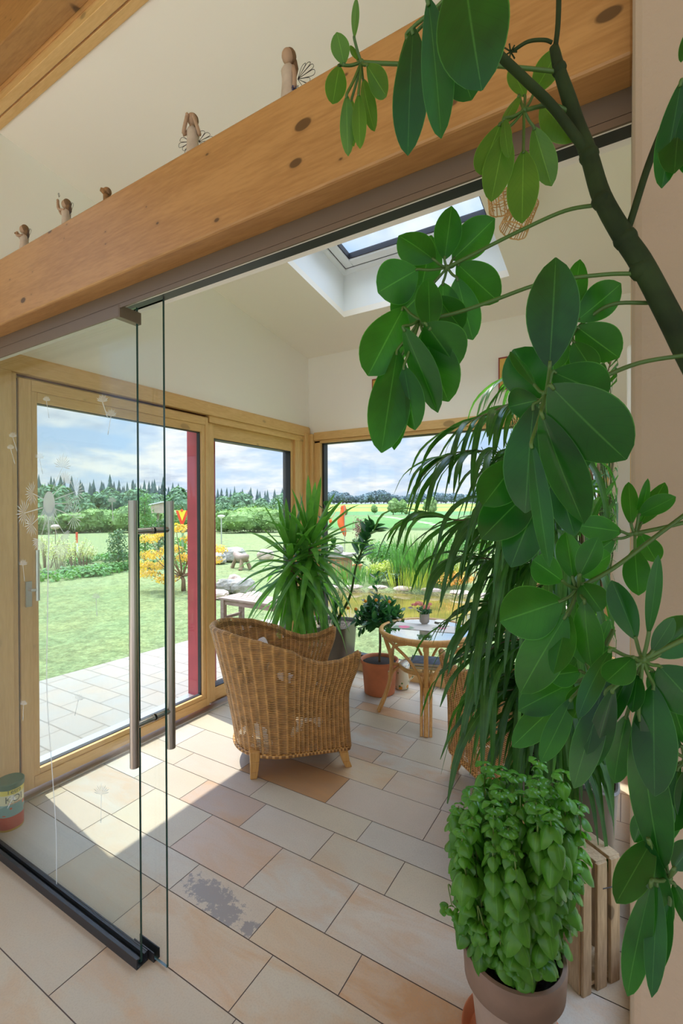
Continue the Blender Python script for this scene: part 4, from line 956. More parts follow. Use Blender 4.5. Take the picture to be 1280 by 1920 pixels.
def make_chair():
    e = empty('wicker_armchair', (0, 0, 0)); e['category'] = 'armchair'
    mb = MB(); nt_ = NRIB*6; prof = []
    for i in range(27): prof.append((i/26, 0.0, 0.0))            # outer wall
    for i in range(1, 8): a = math.pi*i/8; prof.append((1.0, a, 0.0))   # rolled top
    for i in range(16): prof.append((1.0, math.pi, i/15))         # inner wall
    vs, uvs = [], []
    th_ = 0.030
    for j, (v, a, w_) in enumerate(prof):
        for i in range(nt_+1):
            t = i/nt_; q = abs(2*t-1); h = htop(q)
            vv = v if w_ == 0 else 1-w_*0.62
            z = Z0+(h-Z0)*vv
            Wd = 0.300+0.012*math.sin(vv*3.1)+0.035*vv**4*(.6+.4*q); B = 0.385+0.15*vv**1.25
            yf = 0.285-0.018*math.sin(vv*math.pi)+0.055*sstep(.55, .95, vv)
            p, n_ = outl(t, Wd, yf, B)
            ribk = 0.0045*(abs(math.cos(math.pi*t*NRIB))**1.5)
            if a == 0 and w_ == 0: off = ribk; dz = 0
            elif w_ == 0: off = -th_/2+math.cos(a)*(th_/2+0.006)+ribk*.6; dz = math.sin(a)*0.026
            else: off = -th_-ribk; dz = 0
            vs.append(p+n_*off+V((0, 0, z+dz))); uvs.append((t*NRIB, (z*1.0 if w_ == 0 else -z)/0.0105+a*3))
    np_ = nt_+1
    mb._add(vs, [(j*np_+i, j*np_+i+1, (j+1)*np_+i+1, (j+1)*np_+i) for j in range(len(prof)-1) for i in range(nt_)], uvs)
    # close front edges of the two arms
    mb.build('shell', 'wicker', e, smooth=True, local=True)
    br = MB()
    for s in (1, -1):
        P = []
        for i in range(20):
            v = i/19; h = htop(1.0); z = Z0+(h-Z0)*v
            Wd = 0.300+0.012*math.sin(v*3.1)+0.035*v**4; yf = 0.285-0.018*math.sin(v*math.pi)+0.055*sstep(.55, .95, v)
            P.append((s*(Wd-th_/2), yf, z+(0.012 if i == 19 else 0)))
        br.tube(P, 0.021, 10)
    # braided bottom rim
    P = []
    for i in range(61):
        t = i/60; p, n_ = outl(t, .302, .285, .388); P.append((p.x, p.y, Z0-.004))
    br.tube(P+[P[0]], 0.013, 8)
    for i in range(len(br.uv)): br.uv[i] = (br.uv[i][0]*4, br.uv[i][1]*60)
    br.build('braided_edge', 'wicker_solid', e, smooth=True, local=True)
    st_ = MB(); n1, n2 = 30, 26
    vs, uvs = [], []
    for j in range(n2+1):
        for i in range(n1+1):
            x = -.275+.55*i/n1; s_ = j/n2
            if s_ < .45: q = s_/.45; y = .285-.012*math.sin(q*3.14)+.0; z = Z0+(.365-Z0)*q
            else:
                q = (s_-.45)/.55; yb = -(.30*math.sqrt(max(0.02, 1-(x/.31)**2))+.10); y = .285+(yb-.285)*q; z = .372
            vs.append((x, y, z)); uvs.append((i/n1*18, j*1.9))
    st_._add(vs, [(j*(n1+1)+i, j*(n1+1)+i+1, (j+1)*(n1+1)+i+1, (j+1)*(n1+1)+i) for j in range(n2) for i in range(n1)], uvs)
    st_.build('seat', 'wicker_solid', e, smooth=True, local=True, auto=50)
    for (x, y) in ((.255, .255), (-.255, .255), (.235, -.28), (-.235, -.28)):
        k = 1 if y > 0 else -1; lg = MB(); P = [V((x, y, .16)), V((x*1.01, y+.004*max(k, -.2), .10)), V((x*1.02, y+.018*max(k, -.2), .04)), V((x*1.03, y+.036*max(k, -.2), 0))]; hw = [.030, .027, .023, .020]
        for a, b, wa, wb in zip(P, P[1:], hw, hw[1:]):
            lg.hexa([b+V((-wb, -wb, 0)), b+V((wb, -wb, 0)), b+V((wb, wb, 0)), b+V((-wb, wb, 0))], [a+V((-wa, -wa, 0)), a+V((wa, -wa, 0)), a+V((wa, wa, 0)), a+V((-wa, wa, 0))])
        lg.build('leg', 'leg_wood', e, local=True, bevel=.004)
    return e
ch1 = make_chair(); ch1.location = (-1.862, 2.48, 0); ch1.rotation_euler = (0, 0, math.radians(-44.3))
tag(ch1, 'wicker tub armchair with its back to the sliding glass door', 'armchair', 'wicker armchairs at the round table')
ch2 = copy_tree(ch1); ch2.location = (-0.50, 2.80, 0); ch2.rotation_euler = (0, 0, math.radians(48))
tag(ch2, 'wicker tub armchair half hidden behind the drooping palm-like plant', 'armchair', 'wicker armchairs at the round table')
def cushion(name, loc, rot, sx, sy, sz, m, label):
    mb = MB(); n = 24; vs, fs = [], []
    for j in range(13):
        ph = math.pi*j/12; 
        for k in range(n):
            a = 2*math.pi*k/n; c, s = math.cos(a), math.sin(a); q = (abs(c)**5+abs(s)**5)**(-1/5)
            r = math.sin(ph)**.45; vs.append((c*q*r*sx, s*q*r*sy, -math.cos(ph)*sz*(1-.25*max(abs(c*q*r), abs(s*q*r))**2)))
    for j in range(12):
        for k in range(n): fs.append((j*n+k, j*n+(k+1) % n, (j+1)*n+(k+1) % n, (j+1)*n+k))
    mb._add(vs, fs); o = mb.build(name, m, smooth=True); o.location = loc; o.rotation_euler = rot; return tag(o, label, 'cushion')
def cl(ch, x, y, z): a = ch.rotation_euler.z; return V(ch.location)+V((x*math.cos(a)-y*math.sin(a), x*math.sin(a)+y*math.cos(a), z))
cushion('seat_cushion', cl(ch1, 0, .02, .435), (0, 0, ch1.rotation_euler.z), .23, .25, .045, 'cushion_white', 'pale lilac seat cushion on the wicker armchair by the glass door')
cushion('back_pillow', cl(ch1, .06, -.25, .585), (math.radians(72), 0, ch1.rotation_euler.z), .20, .18, .05, 'cushion_pattern', 'patterned beige pillow leaning on the back of the nearer armchair')
cushion('seat_cushion', cl(ch2, 0, .02, .435), (0, 0, ch2.rotation_euler.z), .23, .25, .045, 'cushion_white', 'pale seat cushion on the armchair behind the plants')

# ---- rattan table
TC = V((-1.316, 3.449, 0)); tb = empty('rattan_table', TC, 'round rattan table with a glass top by the pond window', 'table')
mb = MB(); ringp = lambda r, z, n=48: [(r*math.cos(2*math.pi*i/n), r*math.sin(2*math.pi*i/n), z) for i in range(n+1)]
mb.tube(ringp(.350, .652), .019, 12, cap=False); mb.tube(ringp(.338, .628), .012, 10, cap=False); mb.build('rim', 'rattan_pole', tb, smooth=True, local=True)
MB().lathe([(0, .655), (.342, .655), (.342, .662), (0, .662)], n=64).build('table_glass', 'table_glass', tb, local=True)
mb = MB(); mb.tube(ringp(.20, .375), .016, 10, cap=False)
for k in range(4):
    a = math.radians(20+90*k); c, s = math.cos(a), math.sin(a); mb.tube([(c*.205, s*.205, .375), (c*.27, s*.27, .375)], .012, 8)
mb.build('shelf_ring', 'rattan_pole', tb, smooth=True, local=True)
MB().lathe([(0, .380), (.195, .380), (.195, .385), (0, .385)], n=40).build('shelf_glass', 'glass', tb, local=True)
for k in range(4):
    a = math.radians(20+90*k); lg = MB()
    def pt(r, z, da=0.0): return V((r*math.cos(a+da), r*math.sin(a+da), z))
    lg.tube(spline([pt(.335, .64), pt(.315, .56), pt(.275, .42), pt(.285, .25), pt(.325, .12), pt(.375, 0)], 6), .0165, 10)
    for s in (1, -1):
        w_ = .055*s/.3
        lg.tube(spline([pt(.335, .625, s*1.15), pt(.322, .585, s*.80), pt(.29, .49, s*.42), pt(.275, .36, s*.155), pt(.285, .24, s*.115), pt(.325, .11, s*.10), pt(.372, 0, s*.085)], 6), .0115, 8)
        lg.tube(spline([pt(.195, .355, 0), pt(.225, .35, s*.06), pt(.265, .31, s*.10), pt(.277, .25, s*.11)], 4), .009, 7)
    for z, r in ((.60, .328), (.30, .280)):
        p = pt(r, z); lg.tube([p+V((0, 0, -.015)), p+V((0, 0, .015))], .0215, 12)
    lg.build('leg', 'rattan_pole', tb, smooth=True, local=True, auto=60)
ZT = .664
P1, P2, P3 = on_z(751, 1158, ZT), on_z(733, 1177, ZT), on_z(851, 1187, ZT); P4 = P1+P3-P2
c0 = (P1+P2)/2; dx_ = (P3-P2); L_ = dx_.length; ux = dx_.normalized(); uy = (P1-P2); uy = (uy-ux*uy.dot(ux)).normalized()
def runc(t, vec, tc):
    sp = t.n('ShaderNodeSeparateXYZ', {0: tc.outputs['Object']}); n = t.n('ShaderNodeTexNoise', {'Vector': vec, 'Scale': 22.0, 'Detail': 3.0})
    def bl(x, y, r): 
        dx = t.math('SUBTRACT', sp.outputs[0], x); dy = t.math('SUBTRACT', sp.outputs[1], y)
        d = t.math('SQRT', t.math('ADD', t.math('MULTIPLY', dx, dx), t.math('MULTIPLY', dy, dy)))
        d = t.math('ADD', d, t.math('MULTIPLY', t.math('SUBTRACT', n.outputs[0], .5), .05)); return t.math('MULTIPLY', t.math('SUBTRACT', r, d), 120.0, clamp=True)
    c = t.mix(bl(.055, .045, .055), (0.66, 0.62, 0.58), (0.28, 0.36, 0.26)); c = t.mix(bl(.12, .04, .055), c, (0.28, 0.36, 0.26))
    c = t.mix(bl(.09, .06, .045), c, (0.78, 0.22, 0.34)); c = t.mix(bl(.35, .10, .05), c, (0.28, 0.36, 0.26)); return t.mix(bl(.38, .11, .035), c, (0.75, .25, .36))
mat('runner', rough=0.95, colnode=runc)
mb = MB(); mb.box(0, 0, 0, .50, .20, .0015); ro = mb.build('table_runner', 'runner')
ro.location = P2+V((0, 0, -.001)); ro.rotation_euler = (0, 0, math.atan2(ux.y, ux.x)); tag(ro, 'white table runner with a pink rose print on the glass table', 'table runner')
# rose pot
mat('ribbed_ceramic', (0.50, 0.45, 0.41), 0.5); mat('rose_pink', (0.90, 0.42, 0.52), 0.6, var=.2, vscale=60, transl=.3); mat('calla', (.85, .82, .72), .6)
fp_ = on_z(795.5, 1168, ZT+.003); fp = empty('potted_rose', fp_, 'small potted pink rose in a ribbed pot on the glass table', 'potted plant')
mb = MB(); n = 48; vs = []
for (r, z) in ((.028, 0), (.036, .01), (.038, .075), (.035, .078), (.033, .06)):
    for k in range(n): q = r*(1+.05*math.cos(k*math.pi*24*2/n)); vs.append((q*math.cos(2*math.pi*k/n), q*math.sin(2*math.pi*k/n), z))
mb._add(vs, [(j*n+k, j*n+(k+1) % n, (j+1)*n+(k+1) % n, (j+1)*n+k) for j in range(4) for k in range(n)]+[tuple(range(n-1, -1, -1))])
mb.build('pot', 'ribbed_ceramic', fp, smooth=True, local=True)
cloud(MB(), (0, 0, .105), .065, .065, .035, 190, .028, 0, .8, .2, .3).build('foliage', 'citrus_leaf', fp, local=True)
rx = R_.copy(); rx.z = 0; rx.normalize()
for i, (u, v, r) in enumerate(((785, 1132, .034), (799, 1139, .032), (776, 1134, .023), (804, 1133, .025), (792, 1134, .018))):
    c = at(u, v, 3.63)-fp_; c = V((c.x, c.y, c.z)); mb = MB(); rg = random.Random(i)
    for k in range(22):
        q = k/22; a = k*2.4; rr = r*(.25+.75*q); d = V((math.cos(a), math.sin(a), .9-1.1*q)).normalized(); p = c+d*rr*.75; tn = V((-math.sin(a), math.cos(a), 0))
        mb.leaf(p-V((0, 0, rr*.4)), p+V((0, 0, rr*.5))+d*rr*.2, rr*1.1, tn, sag=.3, nl=4, na=2)
    mb.build('rose', 'rose_pink', fp, smooth=True, local=True)
c = at(767, 1139, 3.6)-fp_
mb = MB(); mb.tube([c, c+V((.02, .01, -.002)), V((.0, 0, .08))], [.003, .002, .002], 6); mb.leaf(c+rx*.03, c-rx*.012, .02, (0, 0, 1), fold=.5); mb.build('calla_bloom', 'calla', fp, local=True)
for i, (u, v) in enumerate(((824, 1166), (832, 1173))):
    o = MB().lathe([(0, 0), (.042, 0), (.045, .004), (.042, .007), (0, .005)], n=28).build('coaster', 'calla', smooth=True, auto=40); o.location = on_z(u, v, ZT)+V((0, 0, .0025)); tag(o, ['round pale coaster right of the rose pot', 'round pale coaster nearer the table edge'][i], 'coaster')
mat('book_blue', (0.10, 0.13, 0.25), .5, var=.4, vscale=30); mat('book_pages', (.7, .64, .5), .9); mat('book_yellow', (.6, .42, .08), .5)
for i, (m, z, rz, s, lab) in enumerate((('book_yellow', .386, .35, 1.0, 'yellow-edged book on the lower shelf of the rattan table'), ('book_blue', .409, .30, .95, 'dark blue picture book lying on the yellow-edged book'))):
    b = empty('book', TC+V((.02, -.02, z)), lab, 'book', 'books on the table shelf', rz=rz)
    MB().box(-.135*s, -.10*s, 0, .135*s, .10*s, .002).box(-.135*s, -.10*s, .020, .135*s, .10*s, .022).box(-.137*s, -.10*s, 0, -.133*s, .10*s, .022).build('cover', m, b, local=True)
    MB().box(-.132*s, -.095*s, .002, .13*s, .095*s, .020).build('pages', 'book_pages', b, local=True)

# ---- pendant spots with rattan shades
mat('rattan_weave', (0.62, 0.36, 0.14), 0.5)
lp = empty('rattan_spotlight', V((-0.53, 2.93, zceil(2.93)-.004)), 'ceiling spotlight with two woven rattan shades near the skylight', 'ceiling lamp')
MB().lathe([(0, 0), (.05, 0), (.05, -.02), (0, -.02)], n=24).build('ceiling_plate', 'white_paint', lp, local=True, smooth=True, auto=40)
for (u, v, d, ax) in ((974, 405, 2.62, -R_*.40-U_*.9+F_*.1), (940, 360, 2.55, R_*.15-U_*.95)):
    c = at(u, v, d)-V(lp.location); ax = V(ax).normalized(); a = ax.orthogonal().normalized(); b = ax.cross(a); mb = MB(); Hs, r0, r1 = .17, .068, .078
    def q(th, s): r = r0+(r1-r0)*s; return c+ax*(s-.5)*Hs+(a*math.cos(th)+b*math.sin(th))*r
    for k in range(26): th = 2*math.pi*k/26+.06*math.sin(k*5); mb.tube([q(th, 0), q(th+.08*math.sin(k*3), .5), q(th, 1)], .0028, 5)
    for s in (0, .3, .38, .62, .7, 1): mb.tube([q(2*math.pi*k/32, s+.01*math.sin(k*4)) for k in range(33)], .0036 if s in (0, 1) else .0022, 5)
    for k in range(60):
        th = rnd.uniform(0, 6.28); s = rnd.uniform(.05, .85); mb.tube([q(th, s), q(th+rnd.uniform(.15, .35), s+rnd.uniform(-.05, .1))], .0024, 4)
    so_ = mb.build('rattan_shade', 'rattan_weave', lp, local=True)
    arm = MB(); arm.tube([V((0, 0, -.01)), c-ax*Hs*.9, c-ax*Hs*.3], .006, 8); arm.tube([c-ax*Hs*.5, c-ax*Hs*.1], .022, 14); arm.build('lamp_arm', 'white_paint', lp, local=True, smooth=True, auto=40)

# ---- pictures
mat('icon_gold', (0.62, 0.38, 0.08), 0.35, metal=.3, var=.15); mat('icon_red', (0.28, 0.03, 0.02), .5); mat('icon_blue', (0.05, 0.08, 0.2), .5); mat('skin', (.45, .22, .10), .6)
def icon(x0, x1, z0, z1, label):
    y = YB; e = empty('icon_picture', ((x0+x1)/2, y, z0), label, 'picture'); wd, hh = x1-x0, z1-z0
    def ell(cx, cz, rx, rz, yy, n=20): return [(x0+cx*wd+rx*wd*math.cos(2*math.pi*k/n), yy, z0+cz*hh+rz*hh*math.sin(2*math.pi*k/n)) for k in range(n)]
    MB().box(x0, y-.022, z0, x1, y, z1).build('panel', 'icon_red', e, bevel=.002)
    MB().box(x0+.012, y-.026, z0+.014, x1-.012, y-.022, z1-.014).build('gold_ground', 'icon_gold', e)
    for nm, m, args in (('halo', 'rattan_weave', (.52, .68, .16, .11)), ('robe', 'icon_red', (.44, .36, .22, .24)), ('mantle', 'icon_blue', (.62, .26, .24, .16)), ('face', 'skin', (.52, .67, .08, .075)), ('child', 'icon_gold', (.66, .40, .09, .09))):
        k = {'halo': .027, 'robe': .028, 'mantle': .029, 'face': .030, 'child': .031}[nm]
        p = ell(*args, y-k); MB().prism(p, (0, .002, 0)).build(nm, m, e)
    return e
icon(-.906, -.70, 2.585, 2.853, 'gold-ground icon picture with red border on the back wall, partly behind leaves')
icon(-2.092, -1.90, 2.60, 2.845, 'icon picture mostly hidden by the upper leaf cluster')

# ---- fish food tin
tin_c = V((-2.665, 1.155, 0)); tn = empty('food_tin', tin_c, 'tin of fish food with a green lid on the floor at the left edge', 'tin')
RT, HT = .058, .235
def tinc(t, vec, tc):
    sp = t.n('ShaderNodeSeparateXYZ', {0: tc.outputs['Object']}); z = sp.outputs[2]
    n = t.n('ShaderNodeTexVoronoi', {'Vector': vec, 'Scale': 28.0})
    c = t.mix(t.math('LESS_THAN', z, .01), (0.25, 0.45, 0.46), (.65, .40, .05))
    c = t.mix(t.math('MULTIPLY', t.math('LESS_THAN', z, .072), t.math('GREATER_THAN', z, .01)), c, (.60, .10, .07))
    c = t.mix(t.math('MULTIPLY', t.math('MULTIPLY', t.math('LESS_THAN', n.outputs['Distance'], .33), t.math('GREATER_THAN', z, .078)), t.math('LESS_THAN', z, .13)), c, (.75, .13, .06))
    c = t.mix(t.math('GREATER_THAN', z, .132), c, (.78, .72, .50)); return t.mix(t.math('GREATER_THAN', z, .180), c, (.80, .66, .08))
mat('tin_print', rough=.35, colnode=tinc); mat('lid_green', (.015, .10, .045), .35); mat('ink_green', (.02, .06, .03), .5); mat('ink_red', (.6, .06, .04), .5)
MB().lathe([(RT-.002, 0), (RT, .004), (RT, HT-.02), (0, HT-.02)], n=48).build('can', 'tin_print', tn, local=True, smooth=True, auto=40)
MB().lathe([(RT+.001, HT-.03), (RT+.004, HT-.028), (RT+.004, HT-.004), (RT, HT), (0, HT)], n=48).build('lid', 'lid_green', tn, local=True, smooth=True, auto=40)
def wraptext(s, size, z, ang, parent, m, name):
    cu = bpy.data.curves.new(name, 'FONT'); cu.body = s; cu.size = size; cu.align_x = 'CENTER'; cu.extrude = 0.0; cu.resolution_u = 3
    o = bpy.data.objects.new(name, cu); COL.objects.link(o); dg = bpy.context.evaluated_depsgraph_get(); me0 = o.evaluated_get(dg).to_mesh()
    mb = MB(); vs = []
    for v in me0.vertices:
        a = ang+v.co.x/RT; vs.append(((RT+.0006)*math.cos(a), (RT+.0006)*math.sin(a), z+v.co.y))
    mb._add(vs, [tuple(p.vertices) for p in me0.polygons]); o.evaluated_get(dg).to_mesh_clear(); bpy.data.objects.remove(o); return mb.build(name, m, parent, local=True)
fa = math.atan2(-tin_c.y, -tin_c.x)
wraptext('KOI', .046, .143, fa+.30, tn, 'ink_green', 'brand_lettering'); wraptext('Tetra', .030, .186, fa+.30, tn, 'ink_green', 'brand_lettering'); wraptext('Mini Sticks', .012, .133, fa+.30, tn, 'ink_red', 'small_lettering')

# ---- angel figurines on the beam
mat('figure_cream', (.50, .40, .31), .8, var=.15, vscale=30); mat('figure_brown', (.20, .11, .05), .8, var=.3, vscale=40); mat('figure_skin', (.42, .27, .17), .8); mat('wire', (.05, .04, .045), .5, metal=.6); mat('figure_dog', (.28, .14, .05), .8, var=.4, vscale=50); mat('lavender_bunch', (.05, .05, .12), .9)
ZB = 2.594
def angel(u, vt, arms, wings, hair, label, y=.985, face=0.0, extra=None, lean=0.0):
    top = on_y(u, vt, y); H = top.z-ZB; e = empty('angel_figurine', (top.x, y, ZB), label, 'figurine', 'figurines on the beam', rz=face)
    k = H/.20
    MB().lathe([(.026*k, 0), (.027*k, .01*k), (.022*k, .06*k), (.018*k, .105*k), (.0175*k, .125*k), (.020*k, .142*k), (.015*k, .152*k), (.006*k, .158*k), (.0055*k, .166*k)], n=20).build('dress', 'figure_cream', e, smooth=True, local=True)
    MB().ball((0, -.003*k, .180*k), .0155*k, 16, 12, sz=1.22, sy=1.05).build('head', 'figure_skin', e, smooth=True, local=True)
    hm = MB(); hm.ball((0, .004*k, .184*k), .0168*k, 16, 12, sz=1.2)
    if hair == 'braid': hm.tube([(.004*k, .014*k, .178*k), (.010*k, .017*k, .155*k), (.012*k, .015*k, .135*k)], [.008*k, .006*k, .002*k], 8)
    if hair == 'bob': hm.ball((0, .009*k, .172*k), .014*k, 12, 8, sz=1.3)
    if hair == 'long': hm.ball((0, .010*k, .162*k), .013*k, 12, 8, sz=1.9)
    hm.build('hair', 'figure_brown', e, smooth=True, local=True)
    for A in arms:
        P = [V(p)*k for p in A]; am = MB(); am.tube(spline(P, 4), .0056*k, 8); am.ball(P[-1], .0062*k, 8, 6, sz=1.3); am.build('arm', 'figure_skin', e, smooth=True, local=True)
    for s in wings:
        wm = MB(); c = V((s*.012, .020, .130))*k
        for a in range(6):
            th = math.radians(-50+a*26); d = V((s*math.cos(th), .35, math.sin(th))).normalized(); n_ = V((-s*math.sin(th), 0, math.cos(th))); L = (.050 if a > 1 else .038)*k
            P = [c, c+d*L*.5+n_*L*.10, c+d*L*.9+n_*L*.15, c+d*L, c+d*L*.9-n_*L*.15, c+d*L*.5-n_*L*.10, c]; wm.tube(spline(P, 4), .00065*k, 4)
        wm.build('wire_wing', 'wire', e, local=True)
    if extra == 'bunch': cloud(MB(), (.024*k, .0, .085*k), .010*k, .010*k, .012*k, 120, .006*k, 0, .6, .1).build('flower_bunch', 'lavender_bunch', e, local=True)
    if extra == 'bird': MB().ball((-.006*k, -.034*k, .162*k), .006*k, 10, 8, sy=1.7).build('bird', 'figure_brown', e, smooth=True, local=True)
    if extra == 'heart': MB().tube([(.0, -.030*k, .210*k), (.008*k, -.030*k, .220*k), (0, -.030*k, .228*k), (-.008*k, -.030*k, .220*k), (0, -.03*k, .210*k)], .001*k, 5).build('wire_star', 'wire', e, local=True)
    return e
SHL, SHR = (-.016, 0, .146), (.016, 0, .146)
angel(541, 93, [(SHR, (.024, -.002, .120), (.026, -.004, .092))], [1], 'braid', 'tallest angel figurine, head bowed, holding a dark bunch, nearest the leaves', face=-.2, extra='bunch')
angel(361, 214, [(SHR, (.026, -.014, .128), (.010, -.020, .176)), (SHL, (-.024, -.014, .130), (-.010, -.020, .180))], [1, -1], 'bob', 'angel figurine with both hands raised to its head, wire wings spread', face=.5)
angel(124, 375, [(SHL, (-.020, -.030, .150), (-.012, -.040, .192)), (SHR, (.004, -.030, .156), (-.008, -.038, .198))], [1], 'long', 'angel figurine stretching both arms up, second from the left', face=-.9, extra='heart')
angel(45, 423, [(SHL, (-.022, -.018, .138), (-.008, -.026, .158)), (SHR, (.018, -.022, .140), (.002, -.028, .160))], [1], 'long', 'leftmost angel figurine holding a small bird to its face', face=-.8, extra='bird')
dg_ = empty('dog_figurine', (on_y(201, 350, .985).x, .985, ZB), 'small brown dog figurine sitting on the beam', 'figurine', 'figurines on the beam', rz=-.5)
hd_ = (on_y(201, 350, .985).z-ZB)/.13
mb = MB(); mb.tube([(0, .02*hd_, 0), (0, .012*hd_, .04*hd_), (0, 0, .085*hd_), (0, -.004*hd_, .10*hd_)], [.024*hd_, .024*hd_, .014*hd_, .010*hd_], 12); mb.tube([(0, -.004*hd_, .108*hd_), (0, -.022*hd_, .114*hd_)], [.013*hd_, .006*hd_], 10); mb.ball((0, 0, .112*hd_), .0145*hd_, 12, 10)
for s in (1, -1): mb.tube([(s*.009*hd_, -.008*hd_, .075*hd_), (s*.010*hd_, -.018*hd_, .0)], [.006*hd_, .005*hd_], 8)
mb.build('body', 'figure_dog', dg_, smooth=True, local=True)
for s in (1, -1): MB().ball((s*.014*hd_, .004*hd_, .108*hd_), .006*hd_, 8, 6, sz=1.8).build('ear', 'figure_brown', dg_, smooth=True, local=True)
# ================================================================ INDOOR PLANTS
def ribbon(mb, pts, wd, side, fold=.12, n=3, prof=None, mi=0):
    P = spline(pts, n) if len(pts) > 2 else [V(p) for p in pts]; m = len(P); vs, uvs = [], []
    for i, p in enumerate(P):
        t = i/(m-1); ax = (P[min(i+1, m-1)]-P[max(i-1, 0)]).normalized(); s = (side-ax*side.dot(ax))
        s = s.normalized() if s.length > 1e-5 else ax.orthogonal().normalized(); nn = s.cross(ax)
        w_ = wd/2*(prof(t) if prof else (math.sin(math.pi*(0.06+0.94*t))**.6 if t < 1 else .02))
        for q in (-1, 0, 1): vs.append(p+s*(w_*q)+nn*(abs(q)*w_*fold*2)); uvs.append(((q+1)/2, t))
    mb._add(vs, [(i*3+k, i*3+k+1, (i+1)*3+k+1, (i+1)*3+k) for i in range(m-1) for k in range(2)], uvs, mi)
def sqplanter(e, s, h, m='grey_planter', soil='granulate', rz=0.0, dr=.035):
    mb = MB(); k = s/2; pr = [(k*.78, 0), (k*.80, .01), (k*.97, h-.02), (k, h-.006), (k-.006, h), (k-.014, h-.006), (k-.016, h-dr)]
    n = 64; vs = []
    for (r, z) in pr:
        for i in range(n):
            a = 2*math.pi*i/n; c, s_ = math.cos(a), math.sin(a); q = (abs(c)**7+abs(s_)**7)**(-1/7); x, y = c*q*r, s_*q*r
            vs.append((x*math.cos(rz)-y*math.sin(rz), x*math.sin(rz)+y*math.cos(rz), z))
    mb._add(vs, [(j*n+i, j*n+(i+1) % n, (j+1)*n+(i+1) % n, (j+1)*n+i) for j in range(len(pr)-1) for i in range(n)]+[tuple(range(n-1, -1, -1))])
    mb.build('planter', m, e, smooth=True, local=True, auto=50)
    sm = MB(); sm._add([(v[0]*1.0, v[1]*1.0, h-dr+.002) for v in vs[6*n:7*n]], [tuple(range(n))]); sm.build('granulate', soil, e, local=True)
# ---- yucca in the white planter
yp = V((-2.30, 3.16, 0)); yu = empty('potted_yucca', yp, 'bright green yucca with sword leaves in a white planter by the corner', 'potted plant')
sqplanter(yu, .32, .46, 'white_plastic', 'soil')
MB().box(.09, -.09, .455, .135, -.045, .468).build('water_inlet', 'rubber', yu, local=True); MB().tube([(.112, -.068, .46), (.112, -.068, .535)], .008, 10).build('water_gauge', 'white_plastic', yu, smooth=True, local=True)
tr_ = MB(); fo = MB(); rg = random.Random(5); dY = 3.85
for (cu, cv, H, nl, L0, d) in ((583, 1025, 1.2, 70, .56, 3.85), (545, 1050, 1.1, 54, .54, 3.80), (570, 1080, 1.0, 30, .46, 3.9)):
    top = at(cu, cv, d)-yp; tr_.tube(spline([(rg.uniform(-.05, .05), rg.uniform(-.04, .04), .44), (top.x*.5, top.y*.5, top.z*.75), top], 6), [.03]*20 if False else .024, 10)
    for i in range(nl):
        f = (i+.5)/nl; elv = math.radians(86-165*f**.9); a = i*2.399+cu; L = L0*rg.uniform(.8, 1.12)
        d0 = V((math.cos(a)*math.cos(elv), math.sin(a)*math.cos(elv), math.sin(elv)))
        b = top+V((0, 0, .07-.22*f))+d0*.02; drop = L*(.10+.45*f*(1-.3*f))
        P = [b, b+d0*L*.35+V((0, 0, -drop*.06)), b+d0*L*.7+V((0, 0, -drop*.4)), b+d0*L*.95+V((0, 0, -drop*1.0))]
        ribbon(fo, P, .056, V((-math.sin(a), math.cos(a), rg.uniform(-.3, .3))), .15, 4, lambda t: (min(1, .55+t*2.2))*(1-t**3.2) if t < 1 else .01)
tr_.build('trunk', 'stem_wood', yu, smooth=True, local=True); fo.build('foliage', 'yucca_leaf', yu, smooth=True, local=True)
# ---- grey planter with leafy stems behind the yucca
gp_ = V((-2.33, 3.63, 0)); gpe = empty('potted_shrub', gp_, 'dark leaved shrub with leaning stems in a grey planter in the corner', 'potted plant')
sqplanter(gpe, .45, .56, rz=.2)
sm_ = MB(); lm = MB(); rg = random.Random(8)
def branchy(P, n, r0, lsz, mb_s, mb_l, rg, wr=.5, start=.3, up=.2):
    S_ = spline(P, 8); m = len(S_); mb_s.tube(S_, [r0*(1-.7*i/m) for i in range(m)], 7)
    for k in range(n):
        f = start+(1-start)*(k+rg.random())/n; i = min(m-2, int(f*(m-1))); p = S_[i]; a = k*2.4+rg.random(); ax = (S_[i+1]-S_[i]).normalized()
        o_ = ax.orthogonal().normalized(); o_ = Matrix.Rotation(a, 3, ax) @ o_; d = (o_+ax*.6+V((0, 0, up))).normalized(); L = lsz*rg.uniform(.7, 1.2)
        mb_l.leaf(p+d*L*.12, p+d*L*1.1, L*wr, d.cross(V((0, 0, 1))).normalized()+V((0, 0, rg.uniform(-.4, .4))), sag=rg.uniform(-.05, .15), nl=5, na=2)
def gl(u, v, d): return at(u, v, d)-gp_
branchy([V((.05, 0, .52)), gl(655, 1120, 4.15), gl(668, 1060, 4.1), gl(690, 1005, 4.05), gl(700, 990, 4.05)], 44, .014, .12, sm_, lm, rg, .62, .5)
branchy([V((-.05, .02, .52)), gl(600, 1100, 4.2), gl(605, 1020, 4.2), gl(612, 940, 4.2)], 34, .013, .10, sm_, lm, rg, .55, .3)
branchy([V((-.1, -.02, .52)), gl(585, 1100, 4.2), gl(630, 1010, 4.15)], 26, .012, .10, sm_, lm, rg, .55, .3)
for k in range(16):
    a = rg.uniform(-.6, 1.0); L = rg.uniform(.25, .38); b = V((rg.uniform(-.02, .12), rg.uniform(-.08, .05), .53)); ribbon(lm, [b, b+V((a*.10, -.02, L*.6)), b+V((a*.3, -.05, L))], .022, V((0, 1, 0)), .2)
sm_.build('stem', 'stem_green', gpe, smooth=True, local=True); lm.build('foliage', 'citrus_leaf', gpe, smooth=True, local=True)
